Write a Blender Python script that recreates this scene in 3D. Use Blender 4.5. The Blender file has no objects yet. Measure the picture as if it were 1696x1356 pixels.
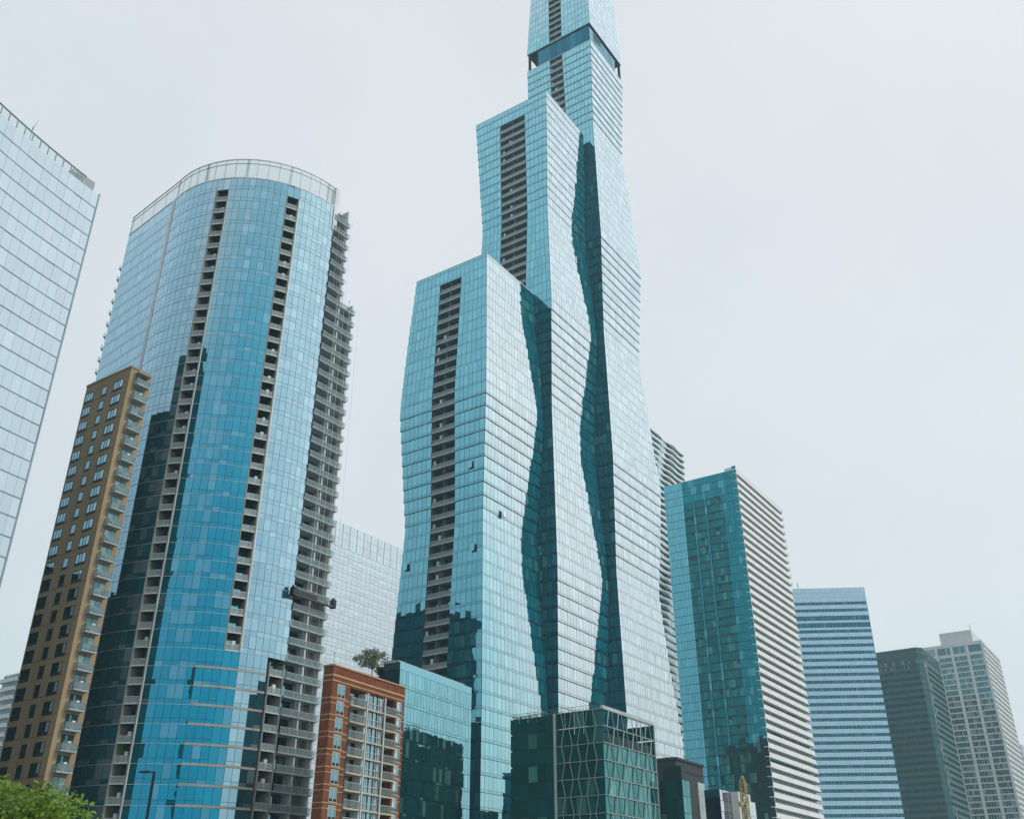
import bpy, math, random
from math import sin, cos, radians, pi, sqrt, atan2, floor, ceil
from mathutils import Vector
random.seed(7)
S = bpy.context.scene
COL = S.collection
# ------------------------------------------------------------------ camera
F, PITCH, CZ = 1610.0, radians(28), 1.7
cp, sp = cos(PITCH), sin(PITCH)
def ray(px, py):
    X = (px - 848) / F; V = (678 - py) / F
    return X, cp - V * sp, sp + V * cp
def at(px, py, Y):
    r = ray(px, py); k = Y / r[1]
    return k * r[0], Y, CZ + k * r[2]
def proj(x, y, z):
    z -= CZ; D = y * cp + z * sp
    return 848 + F * x / D, 678 - F * (z * cp - y * sp) / D
def along(C, az, px):
    """distance from C along azimuth az (degrees) to the sight line of column px"""
    a = radians(az); q = (px - 848) / F; x, y, z = C
    D = y * cp + (z - CZ) * sp
    return (q * D - x) / (sin(a) - q * cos(a) * cp)
LA, RA = -56.0, 34.0

# ------------------------------------------------------------------ materials
def new_mat(name):
    m = bpy.data.materials.new(name); m.use_nodes = True
    nt = m.node_tree; nt.nodes.clear()
    out = nt.nodes.new('ShaderNodeOutputMaterial')
    return m, nt, out
def N(nt, t, **kw):
    n = nt.nodes.new(t)
    for k, v in kw.items(): setattr(n, k, v)
    return n
def mixc(nt, a, b, fac, mode='MIX'):
    n = N(nt, 'ShaderNodeMix', data_type='RGBA', blend_type=mode)
    for sock, val in ((6, a), (7, b), (0, fac)):
        if isinstance(val, (int, float)): n.inputs[sock].default_value = val
        elif isinstance(val, tuple): n.inputs[sock].default_value = (*val, 1)
        else: nt.links.new(val, n.inputs[sock])
    return n.outputs[2]
def ramp(nt, src, stops, interp='LINEAR'):
    r = N(nt, 'ShaderNodeValToRGB'); r.color_ramp.interpolation = interp
    e = r.color_ramp.elements
    while len(e) < len(stops): e.new(.5)
    for el, (p, c) in zip(e, stops):
        el.position = p; el.color = (*c, 1) if isinstance(c, tuple) else (c, c, c, 1)
    nt.links.new(src, r.inputs[0])
    return r.outputs[0]
def glass(name, stops, dark, blind=(.3, .36, .36), nb=.12, vary=.10, wave=.0):
    """coated facade glass: mirror whose reflectance follows the angle of incidence,
    over a dark room or a drawn blind, chosen pane by pane"""
    m, nt, out = new_mat(name); L = nt.links.new
    lw = N(nt, 'ShaderNodeLayerWeight'); lw.inputs['Blend'].default_value = .5
    at_ = N(nt, 'ShaderNodeAttribute', attribute_name='pane')
    refl = ramp(nt, lw.outputs['Facing'], stops)
    v = ramp(nt, at_.outputs['Fac'], [(0, 1 - vary), (1, 1.0)])
    refl = mixc(nt, refl, v, 1.0, 'MULTIPLY')
    gl = N(nt, 'ShaderNodeBsdfGlossy'); gl.inputs['Roughness'].default_value = 0.0
    L(refl, gl.inputs['Color'])
    if wave:
        tc = N(nt, 'ShaderNodeNewGeometry')
        no = N(nt, 'ShaderNodeTexNoise'); no.inputs['Scale'].default_value = .55; no.inputs['Detail'].default_value = 1
        L(tc.outputs['Position'], no.inputs['Vector'])
        bp = N(nt, 'ShaderNodeBump'); bp.inputs['Strength'].default_value = 1; bp.inputs['Distance'].default_value = wave
        L(no.outputs['Fac'], bp.inputs['Height']); L(bp.outputs[0], gl.inputs['Normal'])
    r2 = N(nt, 'ShaderNodeMath', operation='FRACT')
    mu = N(nt, 'ShaderNodeMath', operation='MULTIPLY'); mu.inputs[1].default_value = 37.31
    L(at_.outputs['Fac'], mu.inputs[0]); L(mu.outputs[0], r2.inputs[0])
    room = ramp(nt, r2.outputs[0], [(0, dark), (1 - nb, tuple(c * 1.6 for c in dark)), (1 - nb + .01, tuple(c * .6 for c in blind)), (1, blind)])
    di = N(nt, 'ShaderNodeBsdfDiffuse'); L(room, di.inputs['Color'])
    ad = N(nt, 'ShaderNodeAddShader'); L(gl.outputs[0], ad.inputs[0]); L(di.outputs[0], ad.inputs[1])
    L(ad.outputs[0], out.inputs[0])
    return m
def solid(name, col, rough=.7, spec=.3, noise=.12, scale=.35, metal=0.0, streak=.0):
    m, nt, out = new_mat(name); L = nt.links.new
    b = N(nt, 'ShaderNodeBsdfPrincipled')
    b.inputs['Roughness'].default_value = rough; b.inputs['Metallic'].default_value = metal
    b.inputs['Specular IOR Level'].default_value = spec
    g = N(nt, 'ShaderNodeNewGeometry')
    no = N(nt, 'ShaderNodeTexNoise'); no.inputs['Scale'].default_value = scale; no.inputs['Detail'].default_value = 5
    mp = N(nt, 'ShaderNodeMapping'); mp.inputs['Scale'].default_value = (1, 1, .3 if streak else 1)
    L(g.outputs['Position'], mp.inputs[0]); L(mp.outputs[0], no.inputs['Vector'])
    c = ramp(nt, no.outputs['Fac'], [(.3, tuple(x * (1 - noise) for x in col)), (.7, tuple(min(1, x * (1 + noise)) for x in col))])
    L(c, b.inputs['Base Color']); L(b.outputs[0], out.inputs[0])
    return m
def screenmat(name, col, alpha, gloss=True):
    m, nt, out = new_mat(name); L = nt.links.new
    t = N(nt, 'ShaderNodeBsdfTransparent'); t.inputs[0].default_value = (.93, .97, .97, 1)
    d = N(nt, 'ShaderNodeBsdfDiffuse'); d.inputs[0].default_value = (*col, 1)
    tr = N(nt, 'ShaderNodeBsdfTranslucent'); tr.inputs[0].default_value = (*col, 1)
    g = N(nt, 'ShaderNodeBsdfGlossy'); g.inputs[0].default_value = (.9, .95, .95, 1); g.inputs['Roughness'].default_value = 0
    a0 = N(nt, 'ShaderNodeMixShader'); a0.inputs[0].default_value = .5
    L(d.outputs[0], a0.inputs[1]); L(tr.outputs[0], a0.inputs[2])
    m1 = N(nt, 'ShaderNodeMixShader'); m1.inputs[0].default_value = alpha
    L(t.outputs[0], m1.inputs[1]); L(a0.outputs[0], m1.inputs[2])
    if not gloss:
        L(m1.outputs[0], out.inputs[0]); return m
    lw = N(nt, 'ShaderNodeLayerWeight'); lw.inputs['Blend'].default_value = .5
    fr = N(nt, 'ShaderNodeMath', operation='POWER'); L(lw.outputs['Facing'], fr.inputs[0]); fr.inputs[1].default_value = 4.5
    m2 = N(nt, 'ShaderNodeMixShader'); L(fr.outputs[0], m2.inputs[0]); L(m1.outputs[0], m2.inputs[1]); L(g.outputs[0], m2.inputs[2])
    L(m2.outputs[0], out.inputs[0])
    return m
TEAL = [(0, (.15, .48, .54)), (.28, (.30, .62, .67)), (.43, (.41, .69, .73)), (.50, (.82, .835, .845)), (.68, (.86, .89, .90)), (1, (1, 1, 1))]
M = {}
M['tower_glass'] = glass('teal_coated_glass', TEAL, (.0, .078, .105), (.03, .19, .21), .13, .13, .004)
M['tower_spandrel'] = glass('teal_spandrel_glass', [(p, tuple(x * .90 for x in c)) for p, c in TEAL], (.0, .05, .07), (.02, .08, .10), .1, .12)
M['tower_frame'] = solid('dark_teal_aluminium', (.012, .045, .055), .5, .3)
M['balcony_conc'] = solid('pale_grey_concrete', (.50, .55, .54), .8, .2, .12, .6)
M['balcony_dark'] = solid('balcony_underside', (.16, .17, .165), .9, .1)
M['rail_glass'] = screenmat('frosted_rail_glass', (.60, .72, .72), .55)
M['recess_side'] = solid('grey_green_render', (.24, .25, .22), .85, .15, .15, .4, 0, 1)
M['slab_grey'] = solid('blue_grey_slab', (.33, .39, .40), .8, .2, .12, .6)
M['rail_blue'] = screenmat('blue_rail_glass', (.46, .58, .60), .4)
M['rail_clear'] = screenmat('clear_rail_glass', (.45, .55, .55), .25)
M['metal'] = solid('grey_metal', (.22, .24, .25), .45, .5, .08, 1, .3)
M['white_metal'] = solid('white_painted_metal', (.62, .65, .66), .5, .4)
BLUE = [(0, (.01, .22, .37)), (.07, (.03, .27, .42)), (.15, (.11, .37, .51)), (.26, (.31, .48, .55)), (.36, (.43, .57, .63)), (.5, (.50, .68, .76)), (.75, (.74, .86, .9)), (1, (1, 1, 1))]
M['blue_glass'] = glass('blue_apartment_glass', BLUE, (.0, .050, .068), (.09, .15, .18), .18, .08, .004)
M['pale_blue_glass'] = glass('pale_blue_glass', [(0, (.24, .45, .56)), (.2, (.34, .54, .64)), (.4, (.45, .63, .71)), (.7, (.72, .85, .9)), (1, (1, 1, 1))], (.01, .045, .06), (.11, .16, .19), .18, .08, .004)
M['blue_frame'] = solid('blue_grey_frame', (.05, .12, .15), .5, .3)
PALE = [(0, (.43, .53, .58)), (.3, (.54, .64, .69)), (.6, (.68, .76, .80)), (1, (1, 1, 1))]
M['pale_glass'] = glass('pale_silver_glass', PALE, (.05, .08, .09), (.12, .15, .16), .06, .06, .003)
M['pale_frame'] = solid('grey_blue_mullion', (.24, .32, .37), .5, .3)
M['crown'] = screenmat('white_fritted_glass', (.97, .98, .98), .2, False)
M['tan'] = solid('tan_precast', (.33, .245, .145), .85, .15, .12, .25, 0, 1)
M['tan_joint'] = solid('tan_joint', (.15, .105, .055), .9, .1)
M['tan_balc'] = solid('grey_tan_concrete', (.34, .33, .28), .85, .15, .15, .5)
WIN = [(0, (.06, .28, .36)), (.3, (.18, .45, .54)), (.5, (.36, .60, .68)), (.75, (.75, .85, .88)), (1, (1, 1, 1))]
M['win_glass'] = glass('window_glass', WIN, (.004, .02, .022), (.30, .34, .35), .25, .2, .004)
M['win_frame'] = solid('dark_green_frame', (.012, .03, .03), .5, .3)
M['brick'] = solid('red_brick', (.185, .066, .033), .9, .1, .25, 1.3)
M['brick_band'] = solid('buff_band', (.46, .29, .16), .85, .15)
M['brick_slab'] = solid('buff_slab_edge', (.50, .45, .35), .85, .15)
M['white_frame'] = solid('white_frame', (.55, .57, .56), .5, .3)
M['white_slab'] = solid('white_concrete', (.74, .75, .73), .8, .2, .06, .3)
M['shade'] = solid('grey_window_wall', (.10, .12, .115), .5, .3, .3, .4)
M['slab_glass'] = glass('green_teal_glass', [(0, (.01, .24, .29)), (.3, (.03, .32, .38)), (.45, (.14, .44, .50)), (.6, (.55, .72, .76)), (1, (1, 1, 1))], (.002, .03, .034), (.12, .28, .28), .16, .2, .004)
M['band_glass'] = glass('light_blue_spandrel', [(0, (.40, .58, .67)), (.3, (.46, .64, .73)), (.6, (.6, .77, .85)), (1, (1, 1, 1))], (.03, .06, .08), (.05, .1, .12), .1, .06)
M['band_window'] = glass('navy_ribbon_window', [(0, (.0, .12, .20)), (.4, (.02, .17, .25)), (.7, (.3, .5, .6)), (1, (1, 1, 1))], (.001, .01, .014), (.04, .09, .11), .2, .3)
M['bronze_glass'] = glass('dark_bronze_glass', [(0, (.02, .085, .095)), (.4, (.04, .13, .14)), (.7, (.3, .40, .42)), (1, (1, 1, 1))], (.004, .016, .018), (.05, .06, .06), .1, .3)
M['bronze'] = solid('dark_anodised_panel', (.012, .085, .095), .45, .4, .2)
M['beige'] = solid('beige_concrete_frame', (.60, .60, .57), .85, .15, .08)  # lightened: haze over the far gridded tower is put into this colour
M['beige_glass'] = glass('office_window_glass', [(0, (.05, .15, .17)), (.4, (.12, .24, .26)), (.7, (.4, .5, .52)), (1, (1, 1, 1))], (.02, .055, .055), (.24, .28, .27), .35, .3)  # room and blind tones lightened too, carrying the far tower's haze
M['white_wall'] = glass('white_panel_glass', [(0, (.50, .58, .62)), (.4, (.54, .62, .66)), (.7, (.66, .73, .77)), (1, (1, 1, 1))], (.10, .12, .13), (.12, .14, .15), .3, .05)
M['white_joint'] = solid('grey_panel_joint', (.36, .42, .46), .6, .3)
M['grey_dark'] = solid('dark_grey_stucco', (.055, .062, .062), .8, .2)
M['grey_pale'] = solid('pale_grey_panel', (.40, .46, .46), .7, .2)
M['lattice'] = solid('grey_green_steel', (.27, .36, .34), .5, .4)
M['lattice_glass'] = glass('dark_green_glass', [(0, (.01, .14, .15)), (.3, (.03, .20, .21)), (.55, (.16, .36, .37)), (.75, (.5, .65, .66)), (1, (1, 1, 1))], (.0, .05, .052), (.06, .22, .20), .14, .4, .006)
M['low_glass'] = glass('aqua_glass', [(0, (.10, .44, .54)), (.3, (.20, .56, .64)), (.5, (.34, .66, .74)), (.7, (.6, .8, .85)), (1, (1, 1, 1))], (.002, .03, .034), (.05, .13, .13), .12, .16, .006)
M['roof'] = solid('grey_roofing', (.12, .12, .12), .9, .1)
M['yellow'] = solid('yellow_crane_steel', (.42, .33, .13), .6, .3)
M['lamp_black'] = solid('black_painted_steel', (.01, .012, .015), .4, .5)
M['asphalt'] = solid('asphalt', (.05, .05, .052), .9, .2, .2, .8)
M['paving'] = solid('concrete_paving', (.22, .22, .21), .9, .2, .15, .5)
M['paint'] = solid('road_paint', (.75, .75, .72), .8, .2)
M['bark'] = solid('bark', (.06, .048, .036), .95, .1, .3, 6)
def leafmat(name, a, b):
    m, nt, out = new_mat(name); L = nt.links.new
    at_ = N(nt, 'ShaderNodeAttribute', attribute_name='pane')
    c = ramp(nt, at_.outputs['Fac'], [(0, a), (1, b)])
    d = N(nt, 'ShaderNodeBsdfPrincipled'); d.inputs['Roughness'].default_value = .55; d.inputs['Specular IOR Level'].default_value = .3
    L(c, d.inputs['Base Color'])
    t = N(nt, 'ShaderNodeBsdfTranslucent'); L(c, t.inputs[0])
    mx = N(nt, 'ShaderNodeMixShader'); mx.inputs[0].default_value = .4
    L(d.outputs[0], mx.inputs[1]); L(t.outputs[0], mx.inputs[2]); L(mx.outputs[0], out.inputs[0])
    return m
M['leaf'] = leafmat('fresh_green_leaves', (.06, .15, .02), (.28, .42, .07))
M['leaf_olive'] = leafmat('olive_leaves', (.12, .15, .06), (.32, .35, .17))
M['leaf_dark'] = leafmat('dark_leaves', (.012, .035, .018), (.04, .08, .03))
M['bark_pale'] = solid('pale_bark', (.2, .18, .13), .9, .1, .3, 6)

# ------------------------------------------------------------------ mesh builder
class MB:
    def __init__(s): s.v = []; s.f = []; s.m = []; s.a = []; s.mats = []
    def mi(s, mat):
        if mat not in s.mats: s.mats.append(mat)
        return s.mats.index(mat)
    def quad(s, p0, p1, p2, p3, mat, a=None):
        n = len(s.v); s.v += [p0, p1, p2, p3]; s.f.append((n, n + 1, n + 2, n + 3))
        s.m.append(s.mi(mat)); s.a.append(random.random() if a is None else a)
    def hexa(s, b, t, mat):
        """b, t: four bottom and four top corners, both counter-clockwise from above"""
        n = len(s.v); s.v += list(b) + list(t); k = s.mi(mat)
        for f in ((3, 2, 1, 0), (4, 5, 6, 7), (0, 1, 5, 4), (1, 2, 6, 5), (2, 3, 7, 6), (3, 0, 4, 7)):
            s.f.append(tuple(n + i for i in f)); s.m.append(k); s.a.append(random.random())
    def box(s, x0, x1, y0, y1, z0, z1, mat):
        c = ((x0, y0), (x1, y0), (x1, y1), (x0, y1))
        s.hexa([(x, y, z0) for x, y in c], [(x, y, z1) for x, y in c], mat)
    def wbox(s, A, B, o0, o1, z0, z1, mat):
        """box along the wall line A>B, from o0 to o1 metres outside it"""
        dx, dy = B[0] - A[0], B[1] - A[1]; l = sqrt(dx * dx + dy * dy) or 1
        nx, ny = dy / l, -dx / l
        c = [(A[0] + nx * o1, A[1] + ny * o1), (B[0] + nx * o1, B[1] + ny * o1), (B[0] + nx * o0, B[1] + ny * o0), (A[0] + nx * o0, A[1] + ny * o0)]
        s.hexa([(x, y, z0) for x, y in c], [(x, y, z1) for x, y in c], mat)
    def prism(s, pts, z0, z1, mat):
        n = len(s.v); k = len(pts); mi = s.mi(mat)
        s.v += [(x, y, z0) for x, y in pts] + [(x, y, z1) for x, y in pts]
        fs = [tuple(n + i for i in range(k))[::-1], tuple(n + k + i for i in range(k))]
        fs += [(n + i, n + (i + 1) % k, n + k + (i + 1) % k, n + k + i) for i in range(k)]
        for f in fs: s.f.append(f); s.m.append(mi); s.a.append(random.random())
    def bar(s, p, q, r, mat, r2=None, n=6):
        p = Vector(p); q = Vector(q); d = (q - p).normalized()
        u = d.cross(Vector((0, 0, 1)) if abs(d.z) < .9 else Vector((1, 0, 0))).normalized(); w = d.cross(u)
        r2 = r if r2 is None else r2; k = len(s.v); mi = s.mi(mat)
        for c, rr in ((p, r), (q, r2)):
            for i in range(n):
                t = 2 * pi * i / n; s.v.append(tuple(c + u * (cos(t) * rr) + w * (sin(t) * rr)))
        for i in range(n):
            j = (i + 1) % n
            s.f.append((k + i, k + j, k + n + j, k + n + i)); s.m.append(mi); s.a.append(.5)
        s.f.append(tuple(k + i for i in range(n))[::-1]); s.m.append(mi); s.a.append(.5)
        s.f.append(tuple(k + n + i for i in range(n))); s.m.append(mi); s.a.append(.5)
    def panes(s, A, B, z0, z1, pitch, mat, off=.05, gap=.04, tilt=.006, a=None, mask=None):
        """a row of separate glass panes along A>B, each tilted by a hair"""
        dx, dy = B[0] - A[0], B[1] - A[1]; l = sqrt(dx * dx + dy * dy)
        if l < .15: return
        dx /= l; dy /= l; nx, ny = dy, -dx
        n = max(1, round(l / pitch)); w = l / n
        for i in range(n):
            if mask and not mask(i, n): continue
            u0, u1 = i * w + gap, (i + 1) * w - gap
            e1, e2 = random.gauss(0, tilt) * w, random.gauss(0, tilt) * (z1 - z0)
            P = []
            for u, z, e in ((u0, z0, 0), (u1, z0, e1), (u1, z1, e1 + e2), (u0, z1, e2)):
                o = off + e
                P.append((A[0] + dx * u + nx * o, A[1] + dy * u + ny * o, z))
            s.quad(*P, mat, a)
    def build(s, name, parent=None, smooth=False):
        me = bpy.data.meshes.new(name)
        me.from_pydata(s.v, [], s.f); me.update()
        for m in s.mats: me.materials.append(m)
        me.polygons.foreach_set('material_index', s.m)
        at_ = me.attributes.new('pane', 'FLOAT', 'FACE'); at_.data.foreach_set('value', s.a)
        if smooth: me.polygons.foreach_set('use_smooth', [True] * len(s.f))
        o = bpy.data.objects.new(name, me); COL.objects.link(o)
        if parent: o.parent = parent
        return o
def thing(name, label, cat, loc=(0, 0, 0), az=None, group=None):
    o = bpy.data.objects.new(name, None); COL.objects.link(o); o.location = loc
    o.empty_display_size = 2
    if az is not None: o.rotation_euler.z = radians(90 - az)      # local x runs along azimuth az
    tag(o, label, cat, group); return o
def tag(o, label=None, cat=None, group=None, kind=None):
    if label: o['label'] = label
    if cat: o['category'] = cat
    if group: o['group'] = group
    if kind: o['kind'] = kind
    return o
def dup(o, loc, parent=None):
    c = o.copy(); COL.objects.link(c); c.location = loc
    c.parent = parent or o.parent
    for ch in list(o.children):
        d = ch.copy(); COL.objects.link(d); d.parent = c
    return c
def rect(x0, x1, y0, y1):
    """walls of a rectangle, counter-clockwise: right face, far, back, left face"""
    return [((x0, y0), (x1, y0)), ((x1, y0), (x1, y1)), ((x1, y1), (x0, y1)), ((x0, y1), (x0, y0))]
def interp(k, z):
    if z <= k[0][0]: return k[0][1]
    for (a, p), (b, q) in zip(k, k[1:]):
        if z <= b: return p + (q - p) * (z - a) / (b - a)
    return k[-1][1]

# ------------------------------------------------------------------ the three-stemmed skyscraper
FH = 3.3
sky_root = thing('glass_skyscraper', 'very tall teal glass skyscraper of three stepped, wavy-sided stems, its top in the clouds', 'skyscraper', (0, 0, 0))
def balcony_mesh(L, parent, kind=0, depth=2.0, h=1.25):
    b = MB()
    b.box(-.02, .16, 0, L, -.02, .34, M['balcony_conc'])                 # slab edge
    b.box(.10, .14, .04, L - .04, .36, h, M['rail_glass'])
    b.box(.06, .16, .0, L, h, h + .07, M['white_metal'])
    n = max(2, round(L / 1.5))
    for i in range(n + 1):
        y = .03 + (L - .06) * i / n
        b.box(.15, .20, y - .025, y + .025, .34, h, M['metal'])
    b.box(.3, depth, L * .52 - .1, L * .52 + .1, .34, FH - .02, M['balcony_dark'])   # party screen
    if kind == 1: b.box(.5, .56, L * .60, L * .60 + .8, .34, 2.6, M['white_metal']); b.box(.9, 1.4, L * .2, L * .2 + .5, .34, 1.5, M['balcony_conc'])
    if kind == 2: b.box(.4, .9, L * .12, L * .12 + .9, .34, 1.0, M['grey_dark']); b.box(.4, .46, L * .86, L * .86 + .7, .34, 2.5, M['white_metal'])
    return b
def stacked(build, locs, rnd):
    """up to three differently furnished originals, then copies of them"""
    pr = []
    for k in range(min(3, len(locs))):
        o = build(k); o.location = locs[k]; pr.append(o)
    for p in locs[3:]: dup(rnd.choice(pr), p)
def stem(label, C, WL, WR, knots, ztop, near, col, colz, h=FH, z0=0.0, k=1.0):
    """one stem: square floors that grow and shrink; local x = right face, y = left face"""
    root = bpy.data.objects.new('tower_stem', None); COL.objects.link(root)
    root.parent = sky_root; root.location = (C[0], C[1], 0); root.rotation_euler.z = radians(90 - RA)
    if label: root['label'] = label
    fr, gl, gr, gb, rc = MB(), MB(), MB(), MB(), MB()
    sc = lambda z: CZ + (z - CZ) * k
    WL = [(sc(z), w) for z, w in WL]; WR = [(sc(z), w) for z, w in WR]; knots = [(sc(z), w) for z, w in knots]
    WL = [(z, along((*C, z), LA, px)) for z, px in WL]; WR = [(z, px if px < 100 else along((*C, z), RA, px)) for z, px in WR]
    nf = int(ceil((ztop - z0) / h)); z = z0; bl = []
    proto = None
    for j in range(nf):
        z = z0 + j * h; z1 = min(z + h, ztop); zm = (z + z1) / 2
        if ztop - z < .6: break
        t = interp(knots, zm)
        x0 = y0 = near * t; x1 = interp(WR, zm); y1 = interp(WL, zm)
        g = .07
        fr.box(x0 + .03, x1 - .03, y0 + .03, y1 - .03, z, z + .32, M['tower_frame'])
        has = col and colz[0] <= zm <= colz[1]
        R = rect(x0, x1, y0, y1)
        inset_w = lambda A, B: fr.wbox(A, B, -.30, -.02, z + .32, z1, M['tower_frame'])
        for i, (A, B) in enumerate(R):
            mb = (gr, gb, gb, gl)[i]
            segs = [(A, B)]
            if i == 3 and has: segs = [(A, (x0, col[1])), ((x0, col[0]), B)]
            for P, Q in segs:
                inset_w(P, Q)
                if i in (0, 3):
                    mb.panes(P, Q, z + .10, z + .62, 1.45, M['tower_spandrel'], tilt=.002)
                    mb.panes(P, Q, z + .67, z1 - .01, 1.45, M['tower_glass'])
                else:
                    mb.panes(P, Q, z + .10, z1 - .01, 2.9, M['tower_glass'])
        if has:
            d = 2.2
            rc.box(x0 + d, x0 + d + .2, col[0], col[1], z + .32, z1, M['tower_frame'])
            rc.panes((x0 + d, col[1]), (x0 + d, col[0]), z + .34, z1 - .3, 1.5, M['tower_glass'], .03)
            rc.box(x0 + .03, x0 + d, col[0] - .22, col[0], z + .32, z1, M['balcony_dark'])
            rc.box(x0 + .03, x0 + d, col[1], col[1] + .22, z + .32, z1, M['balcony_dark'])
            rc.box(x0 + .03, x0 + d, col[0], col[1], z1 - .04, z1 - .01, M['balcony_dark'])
            bl.append((x0, col[0], z))
    fr.box(x0 + .3, x1 - .3, y0 + .3, y1 - .3, ztop - .25, ztop - .02, M['roof'])
    for A, B in rect(x0, x1, y0, y1): fr.wbox(A, B, -.31, .10, ztop, ztop + .22, M['white_metal'])
    fr.build('frame', root)
    gl.build('glass_facade', root); gr.build('glass_facade', root); gb.build('glass_facade', root)
    if rc.v: rc.build('balcony_recess', root)
    if bl:
        stacked(lambda k: balcony_mesh(col[1] - col[0], root, k).build('balcony', root), bl, random.Random(5))
    return root, (x0, x1, y0, y1)
def plan(px, py, Y): x, y, z = at(px, py, Y); return (x, y), z
C1, Z1 = plan(805, 634, 210)
w1l = along((*C1, Z1), LA, 662); w1r = along((*C1, Z1), RA, 889)
c1 = (along((*C1, Z1), LA, 753), along((*C1, Z1), LA, 715.5))
t1top = at(805, 411, 210)[2]
r1, _b = stem('lowest and nearest of the three stems', C1, [(45, 640), (66, 652), (88, 664), (104, 663), (121, 662.5), (142, 672.5), (163, 684.5)], [(0, 26.6)], [(45, 0), (87.7, 1), (120.8, 0), (t1top, 1)], t1top, 1.7, c1, (12, t1top - 6.0), z0=t1top - FH * 49.4)
def open_window(root, face, u, z, near):
    m = MB(); w_, h_ = 1.25, 1.9
    if face == 'l':
        m.box(near - .085, near - .06, u, u + w_, z, z + h_, M['lamp_black'])
        m.hexa([(near - .26, u, z), (near - .22, u, z), (near - .22, u + w_, z), (near - .26, u + w_, z)][::-1], [(near - .12, u, z + h_), (near - .08, u, z + h_), (near - .08, u + w_, z + h_), (near - .12, u + w_, z + h_)][::-1], M['tower_glass'])
    else:
        m.box(u, u + w_, near - .085, near - .06, z, z + h_, M['lamp_black'])
        m.hexa([(u, near - .26, z), (u + w_, near - .26, z), (u + w_, near - .22, z), (u, near - .22, z)], [(u, near - .12, z + h_), (u + w_, near - .12, z + h_), (u + w_, near - .08, z + h_), (u, near - .08, z + h_)], M['tower_glass'])
    m.build('open_window', root)
C2, Z2 = plan(913, 495, 229)
w2l = along((*C2, Z2), LA, 800); w2r = along((*C2, Z2), RA, 980)
z2 = at(905, 300, 229)[2]
c2 = (along((*C2, z2), LA, 868.5), along((*C2, z2), LA, 826))
t2top = at(903, 149, 229)[2]
stem('middle stem, half as tall again as the nearest', C2, [(150, 790), (172, 791), (190, 794.5), (212, 791), (236, 787)], [(0, 25.9), (190, 25.9), (232, 24.2)], [(45, 1), (78.6, 0), (123, 1), (155.7, 0), (189.5, 1), (234, .25)], t2top, 1.7, c2, (100, t2top - 4.5), z0=t2top - FH * 73.7, k=229 / 224)
open_window(r1, 'l', 4.3, at(774, 765, 210)[2], .85); open_window(r1, 'l', 23.0, at(684, 940, 222)[2], .8)
open_window(r1, 'l', 3.2, at(780, 905, 210)[2], .9); open_window(r1, 'r', 9.0, at(845, 850, 216)[2], 1.0)
C3, Z3 = plan(995, 385, 247.6)
w3l = along((*C3, Z3), LA, 880); w3r = along((*C3, Z3), RA, 1050)
z3 = at(975, 130, 247.6)[2]
c3 = (along((*C3, z3), LA, 933), along((*C3, z3), LA, 912))
t3 = at(973, 66, 247.6)[2]
K3 = [(45, 0), (84, 1), (116, 0), (159, 1), (193, 0), (241, 1), (278, 0)]
r3, b3 = stem('tallest stem with an open dark storey near the top', C3, [(190, 872), (278, 873.5)], [(20, 1142), (45, 1130), (64, 1113), (84, 1100), (100, 1098), (116, 1094), (137, 1079), (159, 1066), (176, 1063), (193, 1061.5), (217, 1049.5), (241, 1037), (278, 1031)], K3, t3, 1.7, c3, (200, t3 - 1), z0=t3 - FH * 86, k=247.6 / 242)
# open storey, then the crown
x0, x1, y0, y1 = b3
t3b = at(973, 38, 247.6)[2]
lb = MB()
lb.box(x0 + .5, x1 - 4.5, y0 + .5, y1 - 4.5, t3, t3b, M['tower_frame'])
for A, B in rect(x0 + .5, x1 - 4.5, y0 + .5, y1 - 4.5):
    lb.panes(A, B, t3 + .3, t3b - .3, 2.9, M['band_window'], .04)
for p in ((x1 - .7, y0 + .7), (x0 + .7, y1 - .7), (x1 - .7, y1 - .7)):
    lb.box(p[0] - .4, p[0] + .4, p[1] - .4, p[1] + .4, t3, t3b, M['tower_frame'])
lb.build('open_storey', r3)
top = t3b + FH * 21
fr, gg, rc, bl = MB(), MB(), MB(), []
for j in range(21):
    z = t3b + j * FH; t = j / 20
    X0 = x0 + .9 * t; X1 = x1 - 4 * t; Y0 = y0 + .9 * t; Y1 = y1 - 4 * t
    fr.box(X0 + .03, X1 - .03, Y0 + .03, Y1 - .03, z, z + .32, M['tower_frame'])
    for i, (A, B) in enumerate(rect(X0, X1, Y0, Y1)):
        segs = [(A, B)] if i != 3 else [(A, (X0, c3[1])), ((X0, c3[0]), B)]
        for P, Q in segs:
            fr.wbox(P, Q, -.3, -.02, z + .32, z + FH, M['tower_frame'])
            gg.panes(P, Q, z + .10, z + .62, 1.45, M['tower_spandrel'], tilt=.002)
            gg.panes(P, Q, z + .67, z + FH - .01, 1.45, M['tower_glass'])
    rc.box(X0 + 2.2, X0 + 2.4, c3[0], c3[1], z + .32, z + FH, M['tower_frame'])
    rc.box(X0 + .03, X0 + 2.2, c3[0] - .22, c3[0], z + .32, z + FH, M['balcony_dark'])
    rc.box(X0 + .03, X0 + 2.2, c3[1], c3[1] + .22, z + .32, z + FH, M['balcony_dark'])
    bl.append((X0, c3[0], z))
fr.build('crown_frame', r3); gg.build('crown_facade', r3); rc.build('balcony_recess', r3)
proto = balcony_mesh(c3[1] - c3[0], r3).build('balcony', r3); proto.location = bl[0]
for p in bl[1:]: dup(proto, p)

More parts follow.
